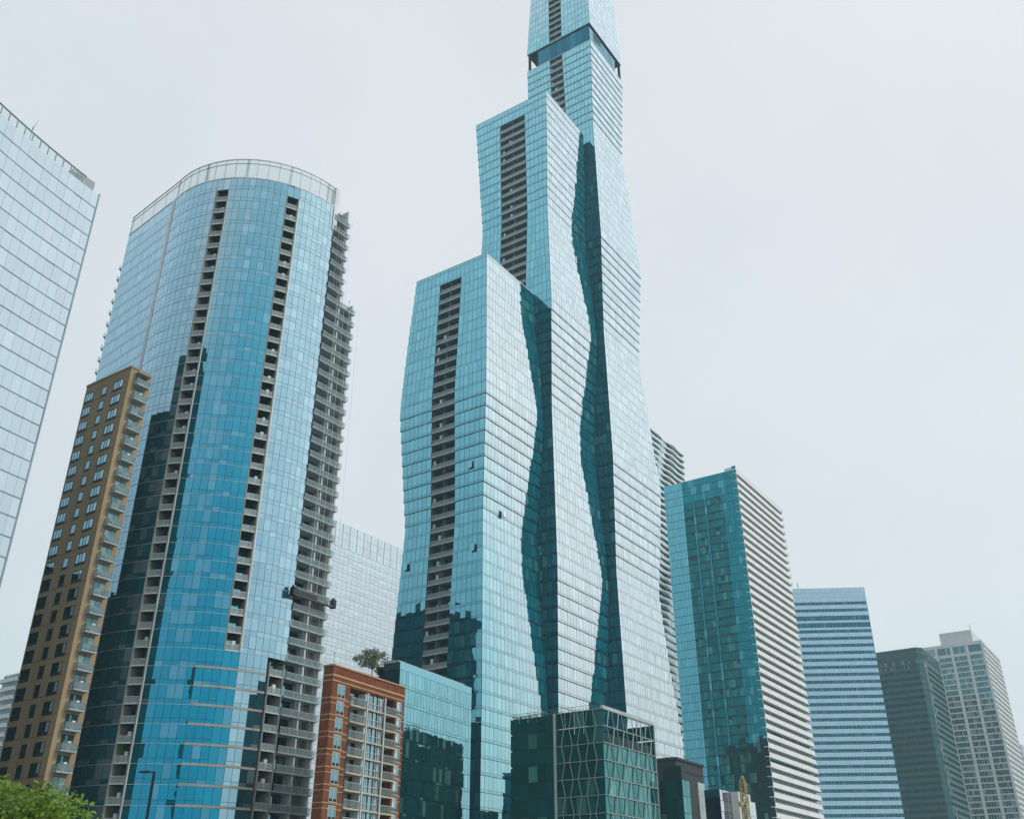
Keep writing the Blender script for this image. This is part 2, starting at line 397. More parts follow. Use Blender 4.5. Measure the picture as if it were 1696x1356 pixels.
# ------------------------------------------------------------------ generic curtain-wall box
def shell(root, a, b, z0, z1, fh, pitch, glassmat, framemat, spand=None, sph=.6, faces=(0, 1, 2, 3), gap=.05, name='glass_facade', coarse=(1, 2), tilt=.004):
    fr = MB(); fr.box(0, a, 0, b, z0, z1, framemat); fr.build('frame', root)
    n = max(1, round((z1 - z0) / fh)); h = (z1 - z0) / n
    for i, (A, B) in enumerate(rect(0, a, 0, b)):
        if i not in faces: continue
        g = MB()
        for j in range(n):
            z = z0 + j * h; p = pitch * (2 if i in coarse else 1)
            if spand:
                g.panes(A, B, z + gap, z + sph, p, spand, .05, gap * .6, tilt * .5)
                g.panes(A, B, z + sph + gap, z + h - gap, p, glassmat, .05, gap * .6, tilt)
            else: g.panes(A, B, z + gap, z + h - gap, p, glassmat, .05, gap * .6, tilt)
        g.build(name, root)

exec_parts = []
# ------------------------------------------------------------------ pale curved office tower, far left
Ea = at(165, 325, 130)
rA = thing('office_tower', 'pale silver glass office tower with a curved front at the left edge', 'office tower', (Ea[0], Ea[1], 0))
def arc_left(n, seg, a0, a1):
    pts = [(0.0, 0.0)]
    for i in range(n):
        a = radians(a0 + (a1 - a0) * i / (n - 1))
        x, y = pts[-1]; pts.append((x - sin(a) * seg, y - cos(a) * seg))
    return pts[::-1]
pa = arc_left(30, 1.6, 27, 8)
ztA = Ea[2]; fhA = 2.96
fr = MB(); g = MB(); fins = MB()
x, y = pa[0]; back = [(14.0 * sin(radians(-56)) + 0, 14 * cos(radians(-56)))]
foot = pa + [(-13.5, 9.0), (-44, -8.0)]
fr.prism(foot, 0, ztA - .3, M['pale_frame'])
nA = int(ztA / fhA) + 1
for j in range(nA):
    z1 = ztA - j * fhA; z = z1 - fhA
    if z < 0: break
    for A, B in zip(pa, pa[1:]):
        g.panes(A, B, z + .2, z1 - .02, 1.2, M['pale_glass'], .06, .013, .003)
    for A, B in zip(pa, pa[1:]): fins.wbox(A, B, .0, .10, z, z + .14, M['pale_frame'])
    g.panes(foot[30], foot[31], z + .3, z1, 3, M['pale_glass'], .05)
    g.panes(foot[31], foot[32], z + .3, z1, 3, M['pale_glass'], .05)
fins.wbox((-.12, -.2), (0.02, 0.0), -.1, .14, 0, ztA + .3, M['pale_frame'])
fr.build('frame', rA); g.build('glass_facade', rA); fins.build('floor_fins', rA)
cr = MB()
for A, B in list(zip(pa, pa[1:]))[:-2]:
    cr.wbox(A, B, -.15, -.05, ztA + .25, ztA + 1.7, M['crown']); cr.wbox(A, B, -.2, .05, ztA + 1.7, ztA + 1.85, M['pale_frame'])
    cr.wbox(A, (A[0] + .06, A[1] + .1), -.2, 0, ztA, ztA + 1.7, M['pale_frame'])
cr.build('parapet_screen', rA)
mb = MB(); mb.prism([(-3.0, -4.6), (-.8, -1.0), (-2.4, .8), (-5, -3.4)], ztA - .2, ztA + 2.1, M['metal'])
mb.build('roof_box', rA)
an = MB(); an.bar((-7.0, -12.2, ztA), (-7.0, -12.2, ztA + 4.2), .07, M['metal'], .05); an.bar((-7.0, -12.2, ztA + 3.2), (-6.2, -12.6, ztA + 5.0), .05, M['metal'], .03)
an.build('antenna', rA)

# ------------------------------------------------------------------ curved blue apartment tower
P0 = (-71.6, 162.1); CB = (-56.0, 176.9); RB = 21.5
def pane_val(curtain, p, nb=.18):
    want = random.random() < (p if curtain else .04)
    while True:
        a = random.random()
        if ((a * 37.31) % 1 > 1 - nb + .01) == want: return a
rB = thing('apartment_tower', 'tall blue glass apartment tower with a rounded front and columns of recessed balconies', 'apartment tower', (P0[0], P0[1], 0))
zr = 138.6; fb = 2.95
def arcpt(t, R=RB): a = radians(t); return (CB[0] + R * cos(a) - P0[0], CB[1] + R * sin(a) - P0[1])
def arc_at(px, z):
    lo, hi = -136.5, -30.0
    for _ in range(40):
        m = (lo + hi) / 2; q = arcpt(m)
        if proj(q[0] + P0[0], q[1] + P0[1], z)[0] < px: lo = m
        else: hi = m
    return lo
T0, TE = -136.5, -34.0
k1 = (arc_at(355.7, 133), arc_at(377.5, 133)); k2 = (arc_at(471, 131), arc_at(492, 131))
k3 = (arc_at(445, 39), arc_at(470, 39))
Lend = (-86.0 - P0[0], 174.5 - P0[1])
Pe = arcpt(TE)
azs = 36.0
def straight(d, o=0): return (Pe[0] + sin(radians(azs)) * d + cos(radians(azs)) * o, Pe[1] + cos(radians(azs)) * d - sin(radians(azs)) * o)
Cw = (Pe[0] + P0[0], Pe[1] + P0[1])
Ls1 = along((*Cw, 128), azs, 571); Ls2 = along((*Cw, 110), azs, 580.5)
zst1, zst2 = at(560, 366, Cw[1] + 2)[2], at(570, 512, Cw[1] + 4)[2]
fr, gA, gB_, rec = MB(), MB(), MB(), MB()
def arcseg(t0, t1, step=1.35):
    n = max(1, round(radians(t1 - t0) * RB / step)); return [arcpt(t0 + (t1 - t0) * i / n) for i in range(n + 1)]
z3c = at(455, 1085, 158)[2]
zlow = at(390, 1072, 156)[2]                     # below this the right half has plain slab bands
secs = [('f', Lend, (0, 0))]
def col_of(t):
    for c in (k1, k2): 
        if c[0] - .01 < t < c[1] + .01: return c
front = arcseg(T0, k1[0]), arcseg(k1[1], k2[0]), arcseg(k2[1], TE)
colpts = arcpt(k1[0]), arcpt(k1[1]); colpts2 = arcpt(k2[0]), arcpt(k2[1]); colpts3 = arcpt(k3[0]), arcpt(k3[1])
# core
inner = [ (Lend[0] + .2, Lend[1] + .1)] + [arcpt(T0 + (TE - T0) * i / 40, RB - 2.6) for i in range(0, 41)] + [straight(.1, -2.2), straight(Ls1 - .2, -2.2), straight(Ls1 - .2, -12), (Lend[0] + 9, Lend[1] + 3.5), (Lend[0] + 1.5, Lend[1] + 2.5)]
fr.prism(inner, 0, zr - 1, M['blue_frame'])
nB = int(zr / fb)
balc1, balc2 = [], []
for j in range(nB + 1):
    z1 = zr - j * fb; z = z1 - fb
    if z < 0: break
    slabpts = [Lend] + [arcpt(T0 + (TE - T0) * i / 48, RB - .04) for i in range(49)] + [straight(0, -2), arcpt(TE, RB - 6), arcpt(T0, RB - 6), (Lend[0] + 3, Lend[1] + 2)]
    fr.prism(slabpts, z, z + .24, M['tower_frame'])
    # flat left face
    gA.panes(Lend, (-.8, .69), z + .06, z + .5, 1.2, M['blue_glass'], .04, .03, .002, a=.1)
    gA.panes(Lend, (-.8, .69), z + .55, z1 - .03, 1.2, M['blue_glass'], .04, .03, .003)
    low = z1 < zlow
    for si, pts in enumerate(front):
        for A, B in zip(pts, pts[1:]):
            mid = ((A[0] + B[0]) / 2, (A[1] + B[1]) / 2)
            tt = math.degrees(atan2(mid[1] + P0[1] - CB[1], mid[0] + P0[0] - CB[0]))
            if z1 < z3c + 1 and k3[0] < tt < k3[1]: continue
            fr.wbox(A, B, -.26, -.02, z + .24, z1, M['blue_frame'])
            a1 = pane_val((int((tt + 140) / 3.7) * 7 + si) % 5 in (1, 3), .55)
            gB_.wbox(A, B, .03, .075, z - .03, z + .04, M['grey_pale'])
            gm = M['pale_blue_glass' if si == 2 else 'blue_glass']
            gB_.panes(A, B, z + .05, z + .82, 3, gm, .04, .03, .004)
            gB_.panes(A, B, z + .87, z1 - .03, 3, gm, .04, .03, .004, a=a1)
            if low and si >= 1 and tt > k2[0] - 9: gB_.wbox(A, B, .02, .12, z - .1, z + .26, M['tan_balc'])
    for ci, cpts in enumerate((colpts, colpts2)):
        if j < 1: fr.wbox(cpts[0], cpts[1], -.3, .0, z, z1, M['blue_frame']); gB_.panes(*cpts, z + .05, z1 - .03, 1.2, M['blue_glass'], .04); continue
        if ci == 1 and low:
            fr.wbox(cpts[0], cpts[1], -.3, .0, z + .24, z1, M['blue_frame']); gB_.panes(*cpts, z + .3, z1 - .03, 1.2, M['blue_glass'], .04); gB_.wbox(*cpts, .06, .14, z - .1, z + .26, M['tan_balc']); continue
        (balc1 if ci == 0 else balc2).append(z)
balc3 = [zz for zz in (zr - fb * (j + 1) for j in range(nB)) if 0 < zz < z3c - 1]
# side walls of the recesses
for cpts, za, zb in ((colpts, 0, zr - fb), (colpts2, zlow, zr - fb), (colpts3, 0, z3c)):
    (ax, ay), (bx, by) = cpts
    for q, s_ in ((cpts[0], 1), (cpts[1], -1)):
        cx, cy = CB[0] - P0[0] - q[0], CB[1] - P0[1] - q[1]; l = sqrt(cx * cx + cy * cy); cx /= l; cy /= l
        tx, ty = (bx - ax) * s_, (by - ay) * s_; l = sqrt(tx * tx + ty * ty); tx /= l; ty /= l
        w = .22
        p = [(q[0] - cx * .08, q[1] - cy * .08), (q[0] + tx * w - cx * .08, q[1] + ty * w - cy * .08), (q[0] + tx * w + cx * 2.5, q[1] + ty * w + cy * 2.5), (q[0] + cx * 2.5, q[1] + cy * 2.5)]
        if s_ < 0: p = p[::-1]
        rec.prism(p, za, zb, M['recess_side'])
fr.build('frame', rB); gA.build('glass_facade', rB); gB_.build('curved_glass_facade', rB); rec.build('recess_wall', rB)
def curved_balcony(cpts, name, seed):
    b = MB(); A, B = cpts
    b.wbox(A, B, -2.4, .06, 0, .24, M['balcony_conc'])
    b.wbox(A, B, -.10, -.05, .24, 1.15, M['rail_glass'])
    b.wbox(A, B, -.12, -.02, 1.15, 1.22, M['white_metal'])
    n = 3
    for i in range(n + 1):
        f = .04 + .92 * i / n; p = (A[0] + (B[0] - A[0]) * f, A[1] + (B[1] - A[1]) * f); q = (A[0] + (B[0] - A[0]) * (f + .015), A[1] + (B[1] - A[1]) * (f + .015))
        b.wbox(p, q, -.06, .0, .24, 1.15, M['metal'])
    b.panes(A, B, .3, fb - .2, 1.2, M['tower_glass'], -2.38)
    f0 = (.15, .5, .7)[seed]; p = (A[0] + (B[0] - A[0]) * f0, A[1] + (B[1] - A[1]) * f0); q = (A[0] + (B[0] - A[0]) * (f0 + .2), A[1] + (B[1] - A[1]) * (f0 + .2))
    b.wbox(p, q, -1.2, -.6, .24, (1.0, 1.9, .8)[seed], M[('grey_dark', 'white_metal', 'leaf_dark')[seed]])
    return b.build(name, rB)
for zz, cpts in ((balc1, colpts), (balc2, colpts2), (balc3, colpts3)):
    stacked(lambda k: curved_balcony(cpts, 'recessed_balcony', k), [(0, 0, z) for z in zz], random.Random(6))
# right-hand stack of projecting balconies with its end wall
sw = MB()
for (d0, d1, za, zb) in ((0, Ls1, 0, zst1 + 3.4), (Ls1, Ls2, 0, zst2 + 2.2)):
    sw.wbox(straight(d0), straight(d1), -2.2, -2.0, za, zb, M['shade'])
    sw.wbox(straight(d1 - .35), straight(d1), -2.0, .1, za, zb, M['balcony_conc'])
sw.wbox(straight(Ls2 * .62), straight(Ls2 - .35), -2.0, -1.85, 0, zst2, M['tan_balc'])
sw.build('end_wall', rB)
gs = MB()
for j in range(nB):
    z1 = zr - j * fb; z = z1 - fb
    L_ = Ls1 if z > zst2 else Ls2
    if z < zst1 and z > 0: gs.panes(straight(0.1), straight(L_ * .6), z + .3, z1 - .1, 1.3, M['win_glass'], -1.98)
    elif z >= zst1: gs.panes(straight(0), straight(.9), z + .3, z1 - .1, 1.3, M['blue_glass'], -.02)
gs.build('balcony_glazing', rB)
def side_balcony(L_):
    b = MB(); A, B = straight(0.05), straight(L_ + .3)
    b.wbox(A, B, -2.0, .35, 0, .22, M['slab_grey'])
    b.wbox(A, B, .26, .3, .22, 1.15, M['rail_blue']); b.wbox(A, B, .22, .34, 1.15, 1.21, M['white_metal'])
    n = 5
    for i in range(n + 1):
        p, q = straight(.06 + (L_ + .36) * i / n), straight(.11 + (L_ + .36) * i / n)
        b.wbox(p, q, .3, .35, .22, 1.15, M['metal'])
    for d in (.35, .55, .8): b.wbox(straight(L_ * d), straight(L_ * d + .07), .30, .36, .22, fb, M['metal'])
    return b
p1 = p2 = None
for j in range(nB):
    z = zr - (j + 1) * fb
    if z < 0: break
    if z < zst2:
        if p2 is None: p2 = side_balcony(Ls2).build('balcony', rB); p2.location = (0, 0, z)
        else: dup(p2, (0, 0, z))
    elif z < zst1:
        if p1 is None: p1 = side_balcony(Ls1).build('balcony', rB); p1.location = (0, 0, z)
        else: dup(p1, (0, 0, z))
# small slab ends that show past the left edge
pl = None
for j in range(2, nB):
    z = zr - (j + 1) * fb
    if z < 88: break
    if pl is None:
        b = MB(); b.box(Lend[0] - .75, Lend[0] + 1.2, Lend[1] + .3, Lend[1] + 3.5, 0, .2, M['balcony_conc']); b.box(Lend[0] - .72, Lend[0] - .66, Lend[1] + .3, Lend[1] + 3.5, .2, 1.1, M['rail_clear'])
        pl = b.build('slab_balcony', rB); pl.location = (0, 0, z)
    else: dup(pl, (0, 0, z))
# pale vertical fin where flat and round fronts meet, and the crown
fn = MB(); fn.wbox((-.8, .69), (.05, -.0), -.1, .14, 0, zr, M['white_metal'])
for q, s_ in ((k1[1], 1), (k2[1], 1)):
    fn.wbox(arcpt(q), arcpt(q + .5), .03, .1, 0 if q == k1[1] else zlow, zr - fb, M['white_metal'])
fn.build('pale_fin', rB)
cw = MB(); cpts_ = [Lend] + [(Lend[0] * f, Lend[1] * f) for f in (.75, .5, .25)] + arcseg(T0, TE, 2.2)
for i, (A, B) in enumerate(zip(cpts_, cpts_[1:])):
    zt = zr + 5.0
    cw.wbox(A, B, -.02, .02, zr + .25, zt, M['crown']); cw.wbox(A, B, -.10, .10, zt, zt + .16, M['white_metal']); cw.wbox(A, B, -.06, .06, zr + 3.9, zr + 3.98, M['metal'])
    cw.wbox(A, B, -.12, .12, zr, zr + .25, M['white_metal'])
    w = .5 if i % 4 == 0 else .08
    l = sqrt((B[0] - A[0]) ** 2 + (B[1] - A[1]) ** 2); q = (A[0] + (B[0] - A[0]) * w / l, A[1] + (B[1] - A[1]) * w / l)
    cw.wbox(A, q, -.5 if i % 4 == 0 else -.1, -.03, zr, zt + .1, M['white_metal'] if i % 4 == 0 else M['metal'])
cw.wbox(arcpt(TE - 1), arcpt(TE + 2.2), -1.2, .2, zr - 6, zr + 5.4, M['white_metal'])
cw.build('roof_screen', rB)
ph = MB(); ph.prism([arcpt(t, RB - 5) for t in (-130, -110, -90, -70, -50)] + [(28, 22), (-4, 22)], zr - 1, zr + 2.6, M['white_metal'])
ph.build('roof_house', rB)

# ------------------------------------------------------------------ tan apartment building
def tan_building():
    C = at(218, 608, 146)
    r = thing('apartment_building', 'tan apartment building with dark windows and corner balconies beside the blue tower', 'apartment building', (C[0], C[1], 0), RA)
    zt = C[2]; b = along(C, LA, 144); a = along(C, RA, 244) + 1.0; a1 = along(C, RA, 234)
    w = MB(); w.box(0, a, 0, b, 0, zt, M['tan']); w.build('wall', r)
    rf = MB()
    for A, B in rect(0, a, 0, b): rf.wbox(A, B, -.3, .12, zt - .02, zt + .3, M['tan'])
    rf.build('parapet', r)
    fh = 2.88; nf = int(zt / fh)
    jt = MB()
    for j in range(1, nf, 2):
        z = zt - .9 - fh * j
        jt.wbox((0, b), (0, 0), -.01, .012, z, z + .09, M['tan_joint'])
    for u in (b * .29, b * .62, b * .90): jt.wbox((0, u + .03), (0, u - .03), -.01, .012, 0, zt - .02, M['tan_joint'])
    jt.build('wall_joint', r)
    def window(y0, y1, h, n):
        m = MB(); m.wbox((0, y1), (0, y0), -.28, -.22 + .3, 0, .02, M['win_frame'])
        m.panes((0, y1), (0, y0), .42, h - .05, (y1 - y0) / n, M['win_glass'], .03, .03, .003)
        o = m.build('window', r)
        f = MB(); f.wbox((0, y1), (0, y0), -.05, .015, 0, h, M['win_frame'])
        for i in range(n + 1):
            u = y1 + (y0 - y1) * i / n; e = .03
            f.wbox((0, min(u + e, y1)), (0, max(u - e, y0)), .015, .07, .02, h, M['win_frame'])
        f.wbox((0, y1), (0, y0), .02, .09, h - .07, h, M['win_frame']); f.wbox((0, y1), (0, y0), .016, .075, .02, .40, M['win_frame'])
        f.build('window_frame', o); return o
    Cz = (C[0], C[1], zt - 2)
    U = [(along(C, LA, 208.5), along(C, LA, 193.5), 3), (along(C, LA, 181.5), along(C, LA, 174), 1), (along(C, LA, 159.5), along(C, LA, 146.5), 3)]
    for (u0, u1, n) in U:
        p = None
        for j in range(nf - 2):
            z = zt - 2.55 - 1.65 + .5 - fh * j
            if p is None: p = window(u0, u1, 1.95, n); p.location = (0, 0, z)
            else: dup(p, (0, 0, z))
    # balconies on the right face, near the corner
    def balc(k):
        m = MB(); x0, x1, o = .9, 3.5, 1.15
        m.box(1.2 + k * .7, 1.7 + k * .7, -1.05, -.5, .3, (.9, 1.5, 1.1)[k], M[('grey_dark', 'white_metal', 'leaf_dark')[k]])
        m.box(x0, x1, -o, .0, 0, .26, M['slab_grey'])
        for A, B in (((x0, 0), (x0, -o)), ((x0, -o), (x1, -o)), ((x1, -o), (x1, 0))):
            m.wbox(A, B, -.06, -.02, .36, 1.15, M['rail_blue']); m.wbox(A, B, -.09, .0, 1.15, 1.22, M['metal'])
        for p in ((x0, -o), (x1, -o), (x0, -.1), ((x0 + x1) / 2, -o)): m.box(p[0] - .04, p[0] + .04, p[1] + .0, p[1] + .08, .3, 1.2, M['metal'])
        o_ = m.build('balcony', r)
        d = MB(); d.box(1.3, 3.3, -.03, .06, .3, 2.5, M['win_frame']); d.panes((1.3, 0), (3.3, 0), .4, 2.4, 1.0, M['beige_glass'], .05); d.build('balcony_door', o_)
        return o_
    stacked(balc, [(0, 0, zt - 3.2 - fh * j) for j in range(nf - 1)], random.Random(8))
    sd = MB(); sd.box(.9, 3.5, -1.2, 0, zt - .95, zt - .75, M['tan_balc']); sd.build('balcony_roof', r)
tan_building()

# ------------------------------------------------------------------ brick apartment building
def brick_building():
    az = 30.0
    C = at(553, 1101, 152)
    r = thing('brick_building', 'low red-brick apartment building with buff bands and a bay of balconies', 'apartment building', (C[0], C[1], 0), az)
    zt = C[2]; a = along(C, az, 671); b = along(C, LA, 538)
    def X(px): return along((C[0], C[1], zt - 12), az, px)
    fh = 2.5; nf = int((zt - 1.0) / fh)
    x_b0 = a * .235; x_b1 = a * .865; dep = 1.5
    w = MB()
    w.box(0, x_b0, 0, b, 0, zt - .0, M['brick']); w.box(x_b1 + .0, a, 0, b, 0, zt, M['brick'])
    w.box(x_b0, x_b1, dep, b, 0, zt - .02, M['brick']); w.box(x_b0, x_b1, 0.004, dep, zt - 2.6, zt - .01, M['brick'])
    w.build('wall', r)
    bn = MB()
    for zz, hh in ((zt - 1.55, .28), (zt - 2.3, .18)):
        bn.wbox((0, 0), (a, 0), 0, .07, zz, zz + hh, M['brick_band']); bn.wbox((0, b), (0, 0), 0, .07, zz, zz + hh, M['brick_band'])
    for j in range(1, nf):
        z = zt - 2.4 - fh * j
        bn.build('buff_band', r); bn = MB()
        for A, B in (((0, b), (0, 0)), ((0, 0), (x_b0, 0)), ((x_b1, 0), (a, 0))): bn.wbox(A, B, 0, .05, z, z + .16, M['brick_band']); bn.wbox(A, B, 0, .05, z - .75, z - .62, M['brick_band'])
    bn.build('buff_band', r)
    cp_ = MB()
    for A, B in rect(0, a, 0, b): cp_.wbox(A, B, -.35, .16, zt, zt + .22, M['brick_band'])
    cp_.box(.5, .56, .5, .56, zt, zt + 2.2, M['metal']); cp_.box(.3, .8, .5, .56, zt + 2.0, zt + 2.1, M['metal'])
    cp_.build('coping', r)
    def window(x0, x1, h, n):
        m = MB(); m.panes((x0, 0), (x1, 0), .5, h - .06, (x1 - x0) / n, M['win_glass'], .03, .05, .006); m.panes((x0, 0), (x1, 0), .06, .46, (x1 - x0), M['win_frame'], .03)
        o = m.build('window', r)
        f = MB(); f.wbox((x0, 0), (x1, 0), -.05, .012, 0, h, M['white_frame'])
        for i in range(n + 1):
            u = x0 + (x1 - x0) * i / n; f.wbox((max(u - .05, x0), 0), (min(u + .05, x1), 0), .012, .075, 0, h, M['white_frame'])
        f.wbox((x0, 0), (x1, 0), .014, .08, h - .08, h, M['white_frame']); f.wbox((x0 - .1, 0), (x1 + .1, 0), .02, .14, -.12, 0, M['brick_slab'])
        f.build('window_frame', o); return o
    w0, w1 = a * .07, a * .165
    p = q = None
    for j in range(nf):
        z = zt - 4.6 - fh * j
        if z < .5: break
        if p is None: p = window(w0, w1, 2.0, 2); p.location = (0, 0, z); q = window(a * .89, a * .96, 2.0, 2); q.location = (0, 0, z)
        else: dup(p, (0, 0, z)); dup(q, (0, 0, z))
    # bay: glazed middle, balconies to each side
    xm0, xm1 = x_b0 + (x_b1 - x_b0) * .33, x_b0 + (x_b1 - x_b0) * .72
    def bay(i):
        m = MB(); m.box(x_b0 + .05, x_b1 + (.6), -.35, dep, -.24, 0, M['brick_slab'])
        m.panes((xm0, 0), (xm1, 0), .05, fh - .3, .75, M['win_glass'], -.1, .05, .02)
        for k in range(5):
            u = xm0 + (xm1 - xm0) * k / 4; m.box(u - .06, u + .06, -.05, .08, 0, fh - .24, M['white_frame'])
        m.box(xm0, xm1, -.04, .06, .9, .98, M['white_frame'])
        m.box(xm0, xm0 + .1, .0, dep, 0, fh - .24, M['white_frame']); m.box(xm1 - .1, xm1, 0, dep, 0, fh - .24, M['white_frame'])
        m.panes((x_b0, dep), (xm0, dep), .05, fh - .3, 1.0, M['win_glass'], .04); m.panes((xm1, dep), (x_b1, dep), .05, fh - .3, .9, M['win_glass'], .04)
        o = m.build('balcony_bay', r)
        for A, B in (((x_b0 + .1, -.3), (xm0 - .05, -.3)), ((xm1 + .05, -.3), (x_b1 + .55, -.3))):
            g = MB()
            g.wbox(A, B, -.03, .0, .1, 1.05, M['rail_clear']); g.wbox(A, B, -.05, .03, 1.05, 1.11, M['white_frame'])
            n = 5
            for k in range(n + 1):
                u = A[0] + (B[0] - A[0]) * k / n; g.box(u - .014, u + .014, -.33, -.29, 0, 1.05, M['metal'])
            g.build('railing', o)
        return o
    p = None
    for j in range(nf):
        z = zt - 5.1 - fh * j
        if z < .5: break
        if p is None: p = bay(j); p.location = (0, 0, z)
        else: dup(p, (0, 0, z))
    po = MB()
    for u in (xm0, xm1): po.box(u - .11, u + .11, -.6, -.38, 0, zt - 2.8, M['white_frame'])
    po.build('bay_post', r)
brick_building()

# ------------------------------------------------------------------ low aqua glass building
def low_building():
    az = 29.0
    C = at(663, 1095, 183)
    r = thing('glass_building', 'low aqua glass building between the red-brick block and the tall skyscraper', 'office building', (C[0], C[1], 0), az)
    zt = C[2]; a = along(C, az, 781); b = along(C, LA, 638)
    shell(r, a, b, 0, zt - 1.4, 3.2, 1.05, M['low_glass'], M['tower_frame'], M['low_glass'], .5, coarse=(1, 2, 3))
    p = MB()
    for A, B in rect(0, a, 0, b): p.wbox(A, B, -.2, .02, zt - 1.38, zt - .02, M['low_glass'])
    for A, B in rect(.2, a - 1.4, .7, b): p.wbox(A, B, -.4, 0, zt - .5, zt + .45, M['grey_pale'])
    p.build('parapet', r)
    d = MB(); d.box(.6, 9, b, 14, 0, zt - 2.2, M['tower_frame'])
    d.build('rear_wing', r)
    return r, C, a, b
rE, CE, aE, bE = low_building()

# ------------------------------------------------------------------ lattice-fronted glass building
def lattice_building():
    C = at(997, 1172, 186)
    r = thing('lattice_building', 'dark green glass building with slanted zigzag mullions, at the foot of the skyscraper', 'office building', (C[0], C[1], 0), RA)
    zt = C[2]; b = along(C, LA, 845); a = along(C, RA, 1082); bm = along(C, LA, 918.5)
    fh = 3.0; n = int(zt / fh)
    fr = MB(); fr.box(.3, a - .3, .3, b - .3, 0, zt - 4.2, M['tower_frame']); fr.box(.3, .6, bm, b - .3, zt - 4.2, zt - .9, M['tower_frame'])
    fr.build('core', r)
    gl, gr, la, lb_ = MB(), MB(), MB(), MB()
    zs = [zt - fh * (j + 1) for j in range(n)]
    for j, z in enumerate(zs):
        z1 = z + fh
        gl.panes((0, bm - .2), (0, .1), z + .1, z1 - .1, 2.1, M['lattice_glass'], -.1, .03, .006)
        gl.panes((.25, b), (.25, bm + .2), z + .1, z1 - .1, 2.1, M['lattice_glass'], 0, .03, .008)
        gl.panes((a, 0), (a, b), z + .1, z1 - .1, 3, M['lattice_glass'], -.1); gl.panes((a, b), (0, b), z + .1, z1 - .1, 3, M['lattice_glass'], -.1)
        if j >= 2: gr.panes((.15, .0), (a - .15, 0), z + .05, z1 - .05, 2.0, M['lattice_glass'], -.12, .03, .006)
        la.wbox((0, bm), (0, 0), -.05, .16, z1 - .12, z1, M['lattice'])
        k = 6; w = bm / k
        for i in range(1, k):
            s_ = .34 * (1 if (i + j) % 2 else -1); u = i * w
            la.bar((-.1, u - s_, z), (-.1, u + s_, z1), .075, M['lattice'], n=4)
        lb_.wbox((0, 0), (a, 0), -.05, .18, z1 - .13, z1 + .02, M['lattice'])
        k = 11; w = a / k
        for i in range(1, k):
            s_ = .42 * (1 if (i + j) % 2 else -1); u = i * w
            lb_.bar((u - s_, -.12, z), (u + s_, -.12, z1), .12 if (i + j) % 2 else .07, M['lattice'], n=4)
    la.wbox((0, bm + .2), (0, bm - .2), -.1, .3, 0, zt, M['grey_pale'])
    lb_.box(-.2, a + .2, -.22, .35, zt - .1, zt + .55, M['grey_pale'])
    lb_.box(a - .2, a + .02, -.2, .1, 0, zt, M['lattice'])
    for i in range(26):
        u = .4 + (b - .8) * i / 25
        la.box(.4, .44, u - .02, u + .02, zt - .4, zt + .9, M['metal'])
    la.box(.38, .46, .4, b - .4, zt + .9, zt + .96, M['metal']); la.box(.38, .42, .4, b - .4, zt + .35, zt + .39, M['metal'])
    gl.build('glass_facade', r); gr.build('glass_facade', r); la.build('zigzag_mullions', r); lb_.build('slanted_screen', r)
    return r, C, a, b, zt
rG, CG, aG, bG, zG = lattice_building()

# ------------------------------------------------------------------ slab tower with white balcony bands
def slab_tower():
    C = at(1212, 778, 346)
    r = thing('slab_tower', 'teal glass slab tower whose right side is ribbed with long white balconies', 'apartment tower', (C[0], C[1], 0), RA)
    zt = C[2]; b = along(C, LA, 1099); a = along(C, RA, 1290)
    fh = 3.18; n = int(zt / fh)
    fr = MB(); fr.box(1.5, a - 1.5, .2, b - .1, 0, zt - 3, M['tower_frame']); fr.box(.12, 1.5, .2, b - .1, 0, zt - .2, M['tower_frame'])
    fr.build('frame', r)
    g, bk = MB(), MB()
    y_a, y_b = b * .17, b * .73
    for j in range(n):
        z1 = zt - j * fh; z = z1 - fh
        g.panes((0, b), (0, y_b), z + .12, z1 - .04, 1.2, M['tower_glass'], .0, .035, .004)  # bright sky reflection on this strip put in as a paler glass
        g.panes((0, y_a), (0, 0), z + .12, z1 - .04, 1.2, M['slab_glass'], .0, .035, .004)
        if j < 3: g.panes((0, y_b), (0, y_a), z + .12, z1 - .04, 1.2, M['slab_glass'], .0, .035, .004)
        else:
            for (p, q) in ((y_b, y_b * .83), (y_b * .77, y_b * .60), (y_b * .54, y_a)):
                g.panes((0, p), (0, q), z + .45, z1 - .02, 1.3, M['lattice_glass'], -.10, .04, .006)
            for q in (y_b * .80, y_b * .57): g.panes((0, q + .45), (0, q - .45), z + .1, z1, 1.0, M['slab_glass'], .05, .02)
        g.panes((a, .2), (a, b), z + .1, z1 - .05, 3, M['slab_glass'], -1.45); g.panes((a - 1.5, b), (0, b), z + .1, z1 - .05, 3, M['slab_glass'], -.05)
        bk.panes((1.5, .2), (a - 1.5, .2), z + .1, z1 - .05, 1.6, M['grey_pale' if j % 3 else 'beige_glass'], .03, .08)
    g.build('glass_facade', r); bk.build('window_wall', r)
    def slab():
        m = MB(); m.box(.05, a, -1.5, .15, 0, .28, M['white_slab']); m.box(.05, a - 1.5, -1.5, -1.38, .28, 1.62, M['white_slab'])
        m.box(a - 1.5, a, -1.46, -1.42, .3, 1.35, M['rail_clear']); m.box(a - .06, a - .02, -1.4, .1, .3, 1.35, M['rail_clear'])
        m.box(0.02, .4, -1.5, .1, .28, fh, M['slab_glass'])
        return m.build('balcony', r)
    p = slab(); p.location = (0, 0, zt - 1.6)
    for j in range(1, n): dup(p, (0, 0, zt - 1.6 - fh * j))
    t = MB(); t.box(0, a, -1.55, .2, zt - .15, zt + .25, M['white_slab']); t.box(.2, a - 2, .3, b, zt - .1, zt, M['roof']); t.box(.1, 2.2, -.3, 3.0, zt + .0, zt + 1.2, M['white_slab'])
    t.build('roof_slab', r)
